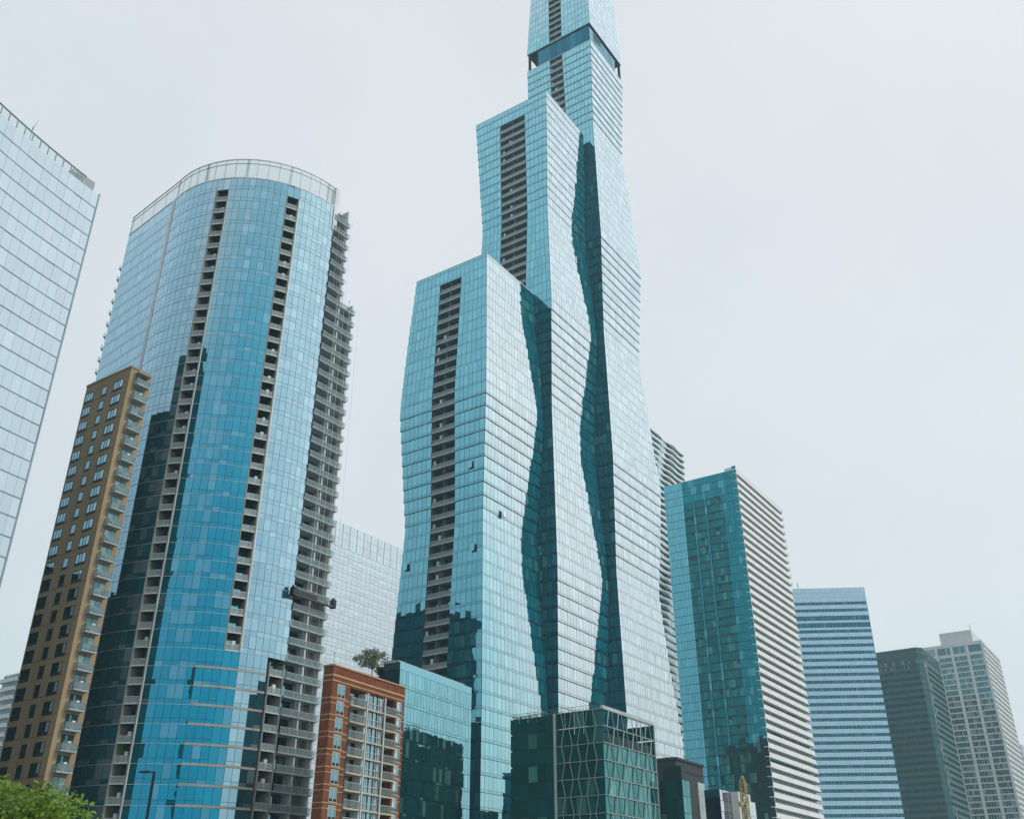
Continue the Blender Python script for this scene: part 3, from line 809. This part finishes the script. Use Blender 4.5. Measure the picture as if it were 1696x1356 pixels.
slab_tower()

# ------------------------------------------------------------------ tower with rippling slabs behind
def wavy_tower():
    C = at(1060, 696, 400)
    r = thing('wavy_tower', 'distant tower with rippling white floor slabs, half hidden behind the skyscraper', 'apartment tower', (C[0], C[1], 0), RA)
    zt = C[2]; a = along(C, RA, 1130); b = 30
    fh = 3.3; n = int(zt / fh)
    fr = MB(); fr.box(0, a, 0, b, 0, zt, M['tower_frame']); fr.build('frame', r)
    g = MB()
    for j in range(n):
        z = zt - (j + 1) * fh
        for A, B in rect(0, a, 0, b): g.panes(A, B, z + .05, z + fh - .75, 1.7, M['slab_glass'], .05, .1)
    g.build('window_wall', r)
    for j in range(n):
        z = zt - j * fh; m = MB(); pts = []
        ph = j * .42
        K = 26
        for i in range(K + 1):
            x = a * i / K; pts.append((x, -.9 - .75 * sin(x * .33 + ph) * cos(j * .19 + x * .11)))
        for i in range(1, 15):
            y = b * i / 14; pts.append((a + 1.0 + .9 * sin(y * .4 + ph * 1.3), y))
        pts += [(0, b + .5), (-1.2, b)]
        for i in range(13, -1, -1):
            y = b * i / 14; pts.append((-1.2 - .9 * sin(y * .35 + ph), y - .4))
        m.prism(pts, z - .75, z, M['white_slab'])
        m.build('floor_slab', r)
wavy_tower()

# ------------------------------------------------------------------ white tower behind, between the blue tower and the skyscraper
def white_tower():
    C = at(520, 845, 420)
    r = thing('white_tower', 'plain white tower with fine floor lines, far behind the red-brick block', 'office tower', (C[0], C[1], 0), RA)
    zt = C[2]; a = 70; b = 40
    shell(r, a, b, 0, zt - 12, 3.9, 3.2, M['white_wall'], M['white_joint'], M['white_wall'], 1.4, faces=(0, 1, 3), gap=.10, coarse=(1, 3), tilt=.001)
    t = MB(); t.box(0, a, 0, b, zt - 12, zt, M['white_joint'])
    n = 14
    for i in range(n):
        u0, u1 = a * i / n + .25, a * (i + 1) / n - .25
        for k in range(3): t.panes((u0, 0), (u1, 0), zt - 12 + 4 * k + .06, zt - 12 + 4 * k + 3.96, 2.4, M['white_wall'], .05, .03, .001)
    t.panes((0, b), (0, 0), zt - 11.9, zt - .1, 6, M['white_wall'], .05)
    t.build('top_storey', r)
white_tower()

# ------------------------------------------------------------------ blue banded tower
def banded_tower():
    az = 4.5
    C = at(1431, 972, 540)
    r = thing('banded_tower', 'blue office tower with alternating bands of dark ribbon windows and pale glass', 'office tower', (C[0], C[1], 0), az)
    zt = C[2]; b = along(C, az - 90, 1290); a = 30
    fr = MB(); fr.box(0, a, 0, b, 0, zt, M['pale_frame']); fr.build('frame', r)
    fh = 4.0; n = int((zt - 8) / fh)
    tp = MB(); 
    for k in range(3): tp.panes((0, b), (0, 0), zt - 2.75 * (k + 1) + .05, zt - 2.75 * k - .05, 1.5, M['band_glass'], .05, .05, .002)
    tp.panes((0, 0), (a, 0), zt - 8.2, zt - .05, 4, M['band_glass'], .05)
    tp.bar((3, b * .76, zt), (3, b * .76, zt + 5), .3, M['metal'], .15); tp.box(2, a - 3, 4, b - 4, zt - .1, zt + .3, M['white_metal'])
    tp.build('crown_panel', r)
    s = MB()
    for j in range(n):
        z1 = zt - 8.25 - fh * j; tall = 2.7 if j in (2, 3) else 1.75
        s.panes((0, b), (0, 0), z1 - fh + .02, z1 - tall, 3.0, M['band_glass'], .12, .02, .0025)
        s.panes((0, 0), (a, 0), z1 - fh + .02, z1 - tall, 3.0, M['band_glass'], .12, .02, .0025)
        w = MB(); w.panes((0, b), (0, 0), z1 - tall + .05, z1 - .02, 1.5, M['band_window'], .04, .12, .004)
        w.panes((0, 0), (a, 0), z1 - tall + .05, z1 - .02, 1.5, M['band_window'], .04, .12, .004)
        w.build('ribbon_window', r)
    s.build('spandrel_panel', r)
banded_tower()

# ------------------------------------------------------------------ dark tower
def dark_tower():
    C = at(1524, 1071, 620)
    r = thing('dark_tower', 'dark bronze-green office tower with clipped corners, left of the beige gridded tower', 'office tower', (C[0], C[1], 0), RA)
    zt = C[2]; b = along(C, LA, 1440); a = along(C, RA, 1557)
    c = 3.0; P = [(c, 0), (a - c, 0), (a, c), (a, b - c), (a - c, b), (c, b), (0, b - c), (0, c)]
    fr = MB(); fr.prism(P, 0, zt, M['bronze']); fr.build('frame', r)
    W = list(zip(P, P[1:] + P[:1])); n = int((zt - 9) / 3.9)
    for j in range(n):
        z = zt - 12 - 3.9 * j
        m = MB()
        for A, B in W: m.panes(A, B, z + .1, z + 2.0, 1.5, M['bronze_glass'], .05, .08, .006)
        m.build('ribbon_window', r)
    t = MB()
    for A, B in W:
        for k in range(4): t.wbox(A, B, .0, .25, zt - 6.6 + k * .9, zt - 6.2 + k * .9, M['bronze'])
        t.wbox(A, B, -.1, .3, zt - 1.2, zt + .2, M['bronze'])
    t.panes((a * .22, 0), (a * .34, 0), zt - 7, zt - 1.6, 9, M['pale_glass'], .3); t.panes((a * .62, 0), (a * .97 - c, 0), zt - 4.4, zt - 2.4, 9, M['pale_glass'], .3)
    for j in range(2): t.panes((0, b - c), (0, c), zt - 9.8 - j * 3, zt - 7.4 - j * 3, 1.2, M['beige_glass'], .12, .2)
    t.build('louvre_storey', r)
dark_tower()

# ------------------------------------------------------------------ beige gridded tower
def grid_tower():
    C = at(1625, 1060, 700)
    r = thing('gridded_tower', 'beige concrete office tower with a grid of wide windows and a rooftop house', 'office tower', (C[0], C[1], 0), RA)
    zt = C[2]; b = along(C, LA, 1524); a = along(C, RA, 1654); nb = 4; bw = b / nb
    fr = MB(); fr.box(.6, a - .6, .6, b - .6, 0, zt - .4, M['beige']); fr.build('core', r)
    fh = 3.95; n = int((zt - 9) / fh); zg = zt - 9.2
    co = MB()
    for i in range(nb + 1):
        u = b * i / nb; co.box(-.5, .7, max(-.5, u - 1.0), min(b + .5, u + 1.0), 0, zt, M['beige'])
    co.box(-.35, .7, -.3, b + .3, zt - 2.2, zt + .2, M['beige']); co.box(-.35, .7, -.3, b + .3, zg - .2, zg + 1.9, M['beige'])
    co.box(.7, a, -.45, .6, zt - 1.6, zt + .2, M['beige']); co.box(a - .7, a, .6, b, 0, zt + .1, M['beige'])
    for j in range(n): co.box(-.15, .6, -.2, b + .2, zg - fh * (j + 1) - .1, zg - fh * (j + 1) + .75, M['beige'])
    co.build('concrete_frame', r)
    def win(i, z0, z1):
        m = MB(); m.panes((.2, bw * (i + 1) - 1.05), (.2, bw * i + 1.05), z0, z1, bw / 6, M['beige_glass'], .0, .09, .006); return m.build('window', r)
    cnt = 0; rest = MB()
    for i in range(nb):
        win(i, zg + 2.0, zt - 2.3)
        for j in range(n):
            z0, z1 = zg - fh * (j + 1) + .8, zg - fh * j - .15
            if i < 3 and j < 26: win(i, z0, z1)
            else: rest.panes((.2, bw * (i + 1) - 1.05), (.2, bw * i + 1.05), z0, z1, bw / 6, M['beige_glass'], .0, .09, .006)
    o = rest.build('lower_window', r); o['kind'] = 'stuff'
    eg = MB(); k = 9
    for i in range(k + 1):
        u = a * i / k; eg.box(u - .45, u + .45, -.5, .6, 0, zt - 1.6, M['white_slab'])
    for j in range(n + 2): eg.box(.4, a, -.4, .6, zg + 8 - fh * (j + 1) - .6, zg + 8 - fh * (j + 1) + .6, M['white_slab'])
    eg.build('egg_crate_screen', r)
    gs_ = MB()
    for j in range(n + 1): gs_.panes((.4, .55), (a, .55), zg + 4 - fh * (j + 1) + .6, zg + 4 - fh * j, 2.2, M['bronze_glass'], .02, .05)
    gs_.build('window_wall', r)
    ph = MB(); ph.box(3, a * .8, b * .14, b * .66, zt - .4, zt + 9.5, M['beige'])
    ph.box(2.7, 3.05, b * .40 - .4, b * .40 + .4, zt, zt + 9.3, M['beige']); ph.bar((6, b * .15, zt + 9), (6, b * .15, zt + 15), .3, M['metal'], .1)
    ph.build('roof_house', r)
grid_tower()

# ------------------------------------------------------------------ smaller distant blocks
def plain_block(name, label, C, az, a, b, mat, wmat, fh, pitch, face=(0, 3), gl_h=.55):
    r = thing(name, label, 'building', (C[0], C[1], 0), az)
    zt = C[2]; w = MB(); w.box(0, a, 0, b, 0, zt, mat); w.build('wall', r)
    n = int((zt - 1.5) / fh)
    for j in range(n):
        z = zt - 1.2 - fh * (j + 1) + fh * (1 - gl_h)
        m = MB()
        for i, (A, B) in enumerate(rect(0, a, 0, b)):
            if i in face: m.panes(A, B, z, z + fh * gl_h, pitch, wmat, .04, pitch * .1)
        m.build('window_band', r)
    c = MB()
    for A, B in rect(0, a, 0, b): c.wbox(A, B, -.3, .2, zt, zt + .5, mat)
    c.build('coping', r)
    return r
plain_block('grey_tower', 'grey-green tower at the right edge of the photo, past the beige gridded one', at(1690, 1233, 800), RA, 40, 60, M['grey_pale'], M['beige_glass'], 4, 2.5)
def pale_block():
    C = at(37, 1112, 330)
    r = thing('balcony_block', 'pale distant block with stacked balconies, left of the tan apartment building', 'apartment building', (C[0], C[1], 0), RA)
    zt = C[2]; b = along(C, LA, 24)+6; a = 20
    w = MB(); w.box(0, a, 0, b, 0, zt, M['white_slab']); w.build('wall', r)
    p = None
    for j in range(int(zt / 3)):
        z = zt - 3 * (j + 1)
        if p is None:
            m = MB(); m.box(-1.6, 0, -.6, b, 0, .3, M['white_slab']); m.box(-1.6, -1.5, -.6, b, .3, 1.25, M['white_metal']); m.panes((0, b - .3), (0, .3), .3, 2.5, 1.6, M['beige_glass'], .04)
            p = m.build('balcony', r); p.location = (0, 0, z)
        else: dup(p, (0, 0, z))
pale_block()

# ------------------------------------------------------------------ low structures right of the skyscraper's foot
C = at(1150, 1258, 236)
rP = thing('grey_block', 'dark grey windowless block at the foot of the teal slab tower', 'building', (C[0] - 5, C[1] - 4, 0), RA)
w = MB(); w.box(0, 15, 0, 20, 0, C[2] - .4, M['grey_dark']); w.build('wall', rP)
c = MB()
for A, B in rect(0, 15, 0, 20): c.wbox(A, B, -.3, .35, C[2] - .4, C[2] + .1, M['grey_dark']); c.wbox(A, B, 0, .12, C[2] - 2.6, C[2] - 2.3, M['grey_dark'])
c.build('cornice', rP)
p = MB(); O_ = (C[0] - 5, C[1] - 4, C[2] - 6)
p.box(along(O_, RA, 1155), along(O_, RA, 1166), -.3, 0, 0, C[2] - 4.2, M['grey_pale']); p.build('pale_panel', rP)
C = at(1129, 1290, 205)
rQ = thing('dark_glass_block', 'small dark teal glass block just right of the skyscraper base', 'building', (C[0], C[1], 0), RA)
shell(rQ, 3.4, 5, 0, C[2], 3.2, 1.4, M['lattice_glass'], M['tower_frame'], None)
w = MB(); w.box(1.4, 3.3, .6, 4.6, C[2], at(1140, 1268, 207)[2], M['tower_frame'])
w.build('roof_house', rQ)
C = at(1191, 1306, 222)
rR = thing('blue_glass_pavilion', 'low blue glass block with a white panelled side, in front of the slab tower', 'building', (C[0], C[1], 0), RA)
bR = along(C, LA, 1166); aR = along(C, RA, 1224)
w = MB(); w.box(0, aR, 0, bR, 0, C[2], M['tower_frame']); w.build('frame', rR)
g = MB(); zz = C[2]
for j, (h, mt) in enumerate(((1.6, 'blue_glass'), (6.5, 'band_window'), (2, 'blue_glass'), (6.5, 'band_window'), (2, 'blue_glass'))):
    if zz - h < 0: h = zz
    g.panes((0, bR), (0, 0), zz - h + .05, zz - .05, 1.6, M[mt], .04); zz -= h
g.build('glass_facade', rR)
g = MB()
for j in range(int(C[2] / 2.2)):
    g.panes((0, 0), (aR, 0), C[2] - 2.2 * (j + 1) + .05, C[2] - 2.2 * j - .05, 1.9, M['white_wall'], .04, .05)
g.build('panel_wall', rR)
C = at(1222, 1310, 226)
rS = thing('concrete_shaft', 'bare concrete lift shaft with pale cladding beside the blue glass block', 'building', (C[0], C[1], 0), RA)
w = MB(); w.box(0, 7, 0, 5, 0, C[2], M['beige']); w.build('wall', rS)
g = MB(); zc = C[2] - 1.6
g.box(3.2, 8.2, -.5, 0, 0, zc, M['grey_pale']); 
for j in range(5): g.panes((3.2, -.5), (8.2, -.5), zc - 3 * (j + 1) + .06, zc - 3 * j - .06, 1.6, M['white_wall'], .03)
g.build('cladding', rS)
C0 = at(1232, 1312, 219)
rT = thing('crane_mast', 'yellow lattice construction mast rising beside the concrete shaft', 'crane', (C0[0], C0[1], 0), RA)
m = MB(); zt = at(1229, 1284, 219)[2]; s_ = .55
for x, y in ((-s_, -s_), (s_, -s_), (s_, s_), (-s_, s_)): m.bar((x, y, 0), (x, y, zt - 1.5), .14, M['yellow'], n=4); m.bar((x, y, zt - 1.5), (x * .2, y * .2, zt), .10, M['yellow'], n=4)
k = int(zt / 1.1)
for j in range(k):
    z = j * 1.1; z1 = min(z + 1.1, zt - 1.4)
    for x, y, X_, Y_ in ((-s_, -s_, s_, -s_), (s_, -s_, s_, s_), (s_, s_, -s_, s_), (-s_, s_, -s_, -s_)):
        a_, b_ = ((x, y, z), (X_, Y_, z1)) if j % 2 else ((X_, Y_, z), (x, y, z1))
        m.bar(a_, b_, .07, M['yellow'], n=4); m.bar((x, y, z1), (X_, Y_, z1), .06, M['yellow'], n=4)
m.build('mast', rT)
m = MB(); zj = at(1225, 1332, 218)[2]; m.box(-2.6, .4, -.3, .3, zj, zj + .35, M['yellow']); m.box(-2.8, -2.0, -.35, .35, zj - .4, zj + .5, M['yellow']); m.build('jib', rT)

# ------------------------------------------------------------------ window-cleaning cradle on the blue tower
def cradle():
    q0, q1 = straight(-1.2, 1.1), straight(Ls2 + .9, 1.1)
    zc = at(522, 1008, 172)[2]
    r = thing('work_cradle', 'long dark suspended work cradle hanging across the balconies of the blue tower', 'cradle', (P0[0] + q0[0], P0[1] + q0[1], zc), azs)
    L_ = sqrt((q1[0] - q0[0]) ** 2 + (q1[1] - q0[1]) ** 2)
    m = MB(); m.box(0, L_, -.4, .4, 0, .12, M['metal'])
    for y in (-.4, .4):
        for z in (.55, 1.05): m.bar((0, y, z), (L_, y, z), .05, M['metal'], n=4)
        for i in range(9): x = L_ * i / 8; m.bar((x, y, 0), (x, y, 1.05), .04, M['metal'], n=4)
    m.box(.2, L_ * .55, -.42, -.38, .1, .95, M['lamp_black'])
    m.build('platform', r)
    for x in (.2, L_ - .2):
        h = MB(); h.box(x - .35, x + .35, -.5, .5, -.15, 1.3, M['lamp_black']); h.box(x - .2, x + .2, -.3, .3, 1.3, 1.7, M['metal']); h.build('hoist', r)
    for x in (L_ * .35, L_ * .55, L_ * .72, L_ - .2):
        c_ = MB(); c_.bar((x, -.1, .1), (x, -.1, (zst1 if x < L_ * .6 else zst2) - zc + 1), .035, M['white_metal'], n=4); c_.build('rope', r)
cradle()

# ------------------------------------------------------------------ trees, shrubs
def leaves(mb, c, r, n, size, mat, squash=.8, rnd=random):
    tone = rnd.random()
    for _ in range(n):
        while True:
            p = Vector((rnd.uniform(-1, 1), rnd.uniform(-1, 1), rnd.uniform(-1, 1)))
            if p.length < 1: break
        p = Vector((p.x * r, p.y * r, p.z * r * squash)) + Vector(c)
        d = Vector((rnd.gauss(0, 1), rnd.gauss(0, 1), rnd.gauss(-.3, .7))).normalized(); s_ = size * rnd.uniform(.6, 1.35)
        u = d.cross(Vector((rnd.gauss(0, 1), rnd.gauss(0, 1), rnd.gauss(0, 1)))).normalized()
        mb.quad(tuple(p), tuple(p + d * s_ * .5 + u * s_ * .28), tuple(p + d * s_), tuple(p + d * s_ * .5 - u * s_ * .28), mat, tone * .6 + rnd.random() * .4)
def tree(name, label, base, h, R, nclump, nleaf, size, mat, bark, trunk_r, flat=.75, seed=1, cz=.62):
    rnd = random.Random(seed)
    r = thing(name, label, 'tree', base)
    t = MB(); fork = h * .34
    t.bar((0, 0, 0), (.05 * h * .2, 0, fork), trunk_r, bark, trunk_r * .7, 8)
    cr_ = MB(); ends = []
    for i in range(nclump):
        a = rnd.uniform(0, 2 * pi); rr = R * sqrt(rnd.random()) * .88
        zc = h * cz + (rnd.random() * 2 - 1) * h * (1 - cz) * .78 * sqrt(max(0, 1 - (rr / R) ** 2)) * flat / .75
        ends.append((rr * cos(a), rr * sin(a), zc))
    for i, e in enumerate(ends):
        m_ = (e[0] * .45 + rnd.uniform(-.2, .2), e[1] * .45 + rnd.uniform(-.2, .2), fork + (e[2] - fork) * .55)
        t.bar((.01 * h, 0, fork - .1), m_, trunk_r * .35, bark, trunk_r * .2, 5); t.bar(m_, e, trunk_r * .2, bark, trunk_r * .05, 5)
        leaves(cr_, e, R * rnd.uniform(.20, .34), nleaf, size, mat, .75, rnd)
    t.build('trunk', r); cr_.build('crown', r)
    return r
pt = at(48, 1292, 30)
tree('broadleaf_tree', 'fresh green leafy tree at the bottom left, the nearest thing to the camera', (pt[0] - .5, 30, 0), pt[2] + .7, 2.45, 90, 140, .16, M['leaf'], M['bark'], .16, seed=4, cz=.60)
# roof garden tree and shrubs on the low wing behind the brick block
zE = CE[2] - 2.2
def on_wing(x, y): a = radians(29); return (CE[0] + x * sin(a) - y * cos(a), CE[1] + x * cos(a) + y * sin(a))
q = on_wing(2.4, 8.0); zroof = CE[2] - 2.2
tp = at(610, 1076, q[1])
tx = at(606, 1100, q[1] - 2)[0]
tree('roof_tree', 'thin olive-green tree growing on the roof behind the red-brick block', (q[0] - .2, q[1], zroof), at(606, 1072, q[1])[2] - zroof, 3.6, 30, 90, .34, M['leaf_olive'], M['bark_pale'], .10, seed=9, cz=.68)
def shrub(label, base, R, h, seed, n=8, nl=160, mat='leaf_dark', size=.3):
    rnd = random.Random(seed); r = thing('shrub', label, 'shrub', base, None, 'shrubs on the roof terrace')
    s_ = MB(); f = MB()
    for i in range(n):
        a = rnd.uniform(0, 2 * pi); rr = R * sqrt(rnd.random()); e = (rr * cos(a), rr * sin(a), h * rnd.uniform(.4, .85))
        s_.bar((0, 0, 0), e, .05, M['bark'], .02, 5); leaves(f, e, R * .42, nl, size, M[mat], .8, rnd)
    s_.build('stem', r); f.build('foliage', r); return r
q = on_wing(2.0, 5.4); shrub('dense dark shrub on the roof below the olive-green tree', (*q, zroof), 2.0, 2.2, 3)
q = on_wing(2.0, 3.9 + .6); shrub('dark shrub on the roof next to the low aqua glass building', (*q, zroof), 1.4, 1.9, 5)
rndh = random.Random(11)
def on_G(x, y): a = radians(RA); return (CG[0] + x * sin(a) - y * cos(a), CG[1] + x * cos(a) + y * sin(a))
hd = thing('roof_hedge', 'uneven dark hedge along the roof edge of the zigzag-fronted glass building', 'hedge', (*on_G(1.2, bG * .72), zG - .9), RA)
f = MB()
for i in range(26):
    y = (i / 25 - .5) * bG * .5; leaves(f, (rndh.uniform(-.3, .5), y, rndh.uniform(.5, 1.5)), .6, 60, .22, M['leaf_dark'], .9, rndh)
f.build('foliage', hd); f = MB()
for i in range(10):
    y = (i / 9 - .5) * bG * .5; f.bar((0, y, 0), (0, y, .9), .05, M['bark'], .03, 5)
f.build('stem', hd)

# ------------------------------------------------------------------ street lamp
lp = at(256, 1277, 52)
rl = thing('street_lamp', 'slim black street lamp with one short arm, in front of the blue tower', 'street lamp', (lp[0], 52, 0))
m = MB(); m.bar((0, 0, .3), (0, 0, lp[2] - .05), .085, M['lamp_black'], .065, 10); m.build('pole', rl)
m = MB(); m.bar((0, 0, 0), (0, 0, .35), .22, M['lamp_black'], .16, 10); m.build('base', rl)
m = MB(); m.bar((.03, 0, lp[2] - .03), (-.42, 0, lp[2] - .0), .035, M['lamp_black'], .03, 8); m.build('arm', rl)
m = MB(); m.hexa([(-.78, -.12, lp[2] - .06), (-.30, -.14, lp[2] - .06), (-.30, .14, lp[2] - .06), (-.78, .12, lp[2] - .06)], [(-.74, -.07, lp[2] + .03), (-.32, -.09, lp[2] + .05), (-.32, .09, lp[2] + .05), (-.74, .07, lp[2] + .03)], M['lamp_black']); m.build('lamp_head', rl)

# ------------------------------------------------------------------ ground
g = MB(); g.box(-3000, 3000, -3000, 3000, -1, 0, M['paving']); tag(g.build('ground'), kind='structure')
g = MB(); g.box(-400, 400, 62, 76, -.12, .004, M['asphalt']); tag(g.build('road'), kind='structure')
g = MB()
for i in range(-40, 40): g.box(i * 9, i * 9 + 3, 68.9, 69.1, -.05, .008, M['paint'])
tag(g.build('road_marking'), kind='structure')
g = MB(); g.box(-400, 400, 76, 76.3, 0, .14, M['beige']); g.box(-400, 400, 61.7, 62, 0, .14, M['beige']); tag(g.build('kerb'), kind='structure')

# ------------------------------------------------------------------ buildings beside and behind the camera, seen only in the glass
def mirror_block(label, x, y, az, a, b, h, mat, wmat, fh=3.8):
    plain_block('reflected_block', label, (x, y, h), az, a, b, M[mat], M[wmat], fh, 2.6, (0, 1, 2, 3), .5)['group'] = 'blocks outside the frame, mirrored in the glass'
mirror_block('grey block seen only as a dark reflection low on the skyscraper left flank', -135, 165, 20, 24, 30, 100, 'grey_dark', 'bronze_glass')
mirror_block('dark green block seen only as a reflection low on the right of the blue tower', 135, 98, 34, 30, 30, 70, 'tower_frame', 'lattice_glass')
mirror_block('slender brown tower behind the camera, seen only as a dark streak in the blue tower', 12, -150, 10, 16, 16, 110, 'bronze', 'bronze_glass')
mirror_block('low grey block left of the scene, seen only low in the tan building', -122, 128, 20, 30, 26, 64, 'grey_dark', 'bronze_glass')

# ------------------------------------------------------------------ world, sun, haze
w = bpy.data.worlds.new('World'); S.world = w; w.use_nodes = True
nt = w.node_tree; nt.nodes.clear(); L = nt.links.new
out = N(nt, 'ShaderNodeOutputWorld'); bg = N(nt, 'ShaderNodeBackground')
SUN_EL, SUN_AZ = 46.0, 112.0
sky = N(nt, 'ShaderNodeTexSky', sky_type='NISHITA'); sky.sun_disc = False
sky.sun_elevation = radians(SUN_EL); sky.sun_rotation = radians(SUN_AZ); sky.air_density = 1.2; sky.dust_density = 2.0
tc = N(nt, 'ShaderNodeTexCoord')
skyc = mixc(nt, sky.outputs[0], (.115, .115, .115), 1.0, 'MULTIPLY')
no = N(nt, 'ShaderNodeTexNoise'); no.inputs['Scale'].default_value = 2.2; no.inputs['Detail'].default_value = 4
L(tc.outputs['Generated'], no.inputs['Vector'])
sx = N(nt, 'ShaderNodeSeparateXYZ'); L(tc.outputs['Generated'], sx.inputs[0])
# cloud deck: brighter towards the sun on the right, thinner and bluer to the left
grad = ramp(nt, sx.outputs['X'], [(0, (.46, .59, .69)), (.14, (.54, .66, .75)), (.27, (.79, .825, .865)), (.72, (.845, .87, .895)), (.9, (1.03, 1.04, 1.05)), (1, (1.14, 1.15, 1.16))])
mr = N(nt, 'ShaderNodeMapRange'); mr.inputs[1].default_value = -1; mr.inputs[2].default_value = 1
L(sx.outputs['X'], mr.inputs[0])
grad.node.inputs[0].links and nt.links.remove(grad.node.inputs[0].links[0]); L(mr.outputs[0], grad.node.inputs[0])
cl = ramp(nt, no.outputs['Fac'], [(.3, (.95, .96, .97)), (.7, (1.06, 1.06, 1.05))])
deck = mixc(nt, grad, cl, 1.0, 'MULTIPLY')
fin = mixc(nt, skyc, deck, .90)
L(fin, bg.inputs[0]); bg.inputs[1].default_value = 1.0; L(bg.outputs[0], out.inputs[0])
sd = bpy.data.lights.new('sun', 'SUN'); sd.energy = 1.9; sd.angle = radians(12); sd.color = (1, .97, .92)
so = bpy.data.objects.new('sun', sd); COL.objects.link(so)
dv = Vector((sin(radians(SUN_AZ)) * cos(radians(SUN_EL)), cos(radians(SUN_AZ)) * cos(radians(SUN_EL)), sin(radians(SUN_EL))))
so.rotation_euler = dv.to_track_quat('Z', 'Y').to_euler(); so.location = (100, -50, 300)
HAZE = .00022
if HAZE:
    hz = MB(); hm, hn, ho = new_mat('haze_air')
    pv = N(hn, 'ShaderNodeVolumePrincipled'); pv.inputs['Color'].default_value = (.62, .92, 1, 1); pv.inputs['Density'].default_value = HAZE; pv.inputs['Anisotropy'].default_value = .2
    hn.links.new(pv.outputs[0], ho.inputs['Volume'])
    hz.box(-1300, 1500, -700, 1600, -2, 390, hm); tag(hz.build('haze'), kind='stuff')

# ------------------------------------------------------------------ camera
cd = bpy.data.cameras.new('camera'); cd.sensor_width = 36; cd.lens = F / 1696 * 36; cd.clip_end = 8000; cd.clip_start = .1
co = bpy.data.objects.new('camera', cd); COL.objects.link(co); co.location = (0, 0, CZ); co.rotation_euler = (radians(90) + PITCH, 0, 0)
S.camera = co
S.view_settings.view_transform = 'Standard'; S.view_settings.look = 'None'; S.view_settings.exposure = 0; S.view_settings.gamma = 1
cy = S.cycles
cy.max_bounces = 8; cy.diffuse_bounces = 2; cy.glossy_bounces = 0; cy.transparent_max_bounces = 16; cy.volume_bounces = 1
cy.use_denoising = True
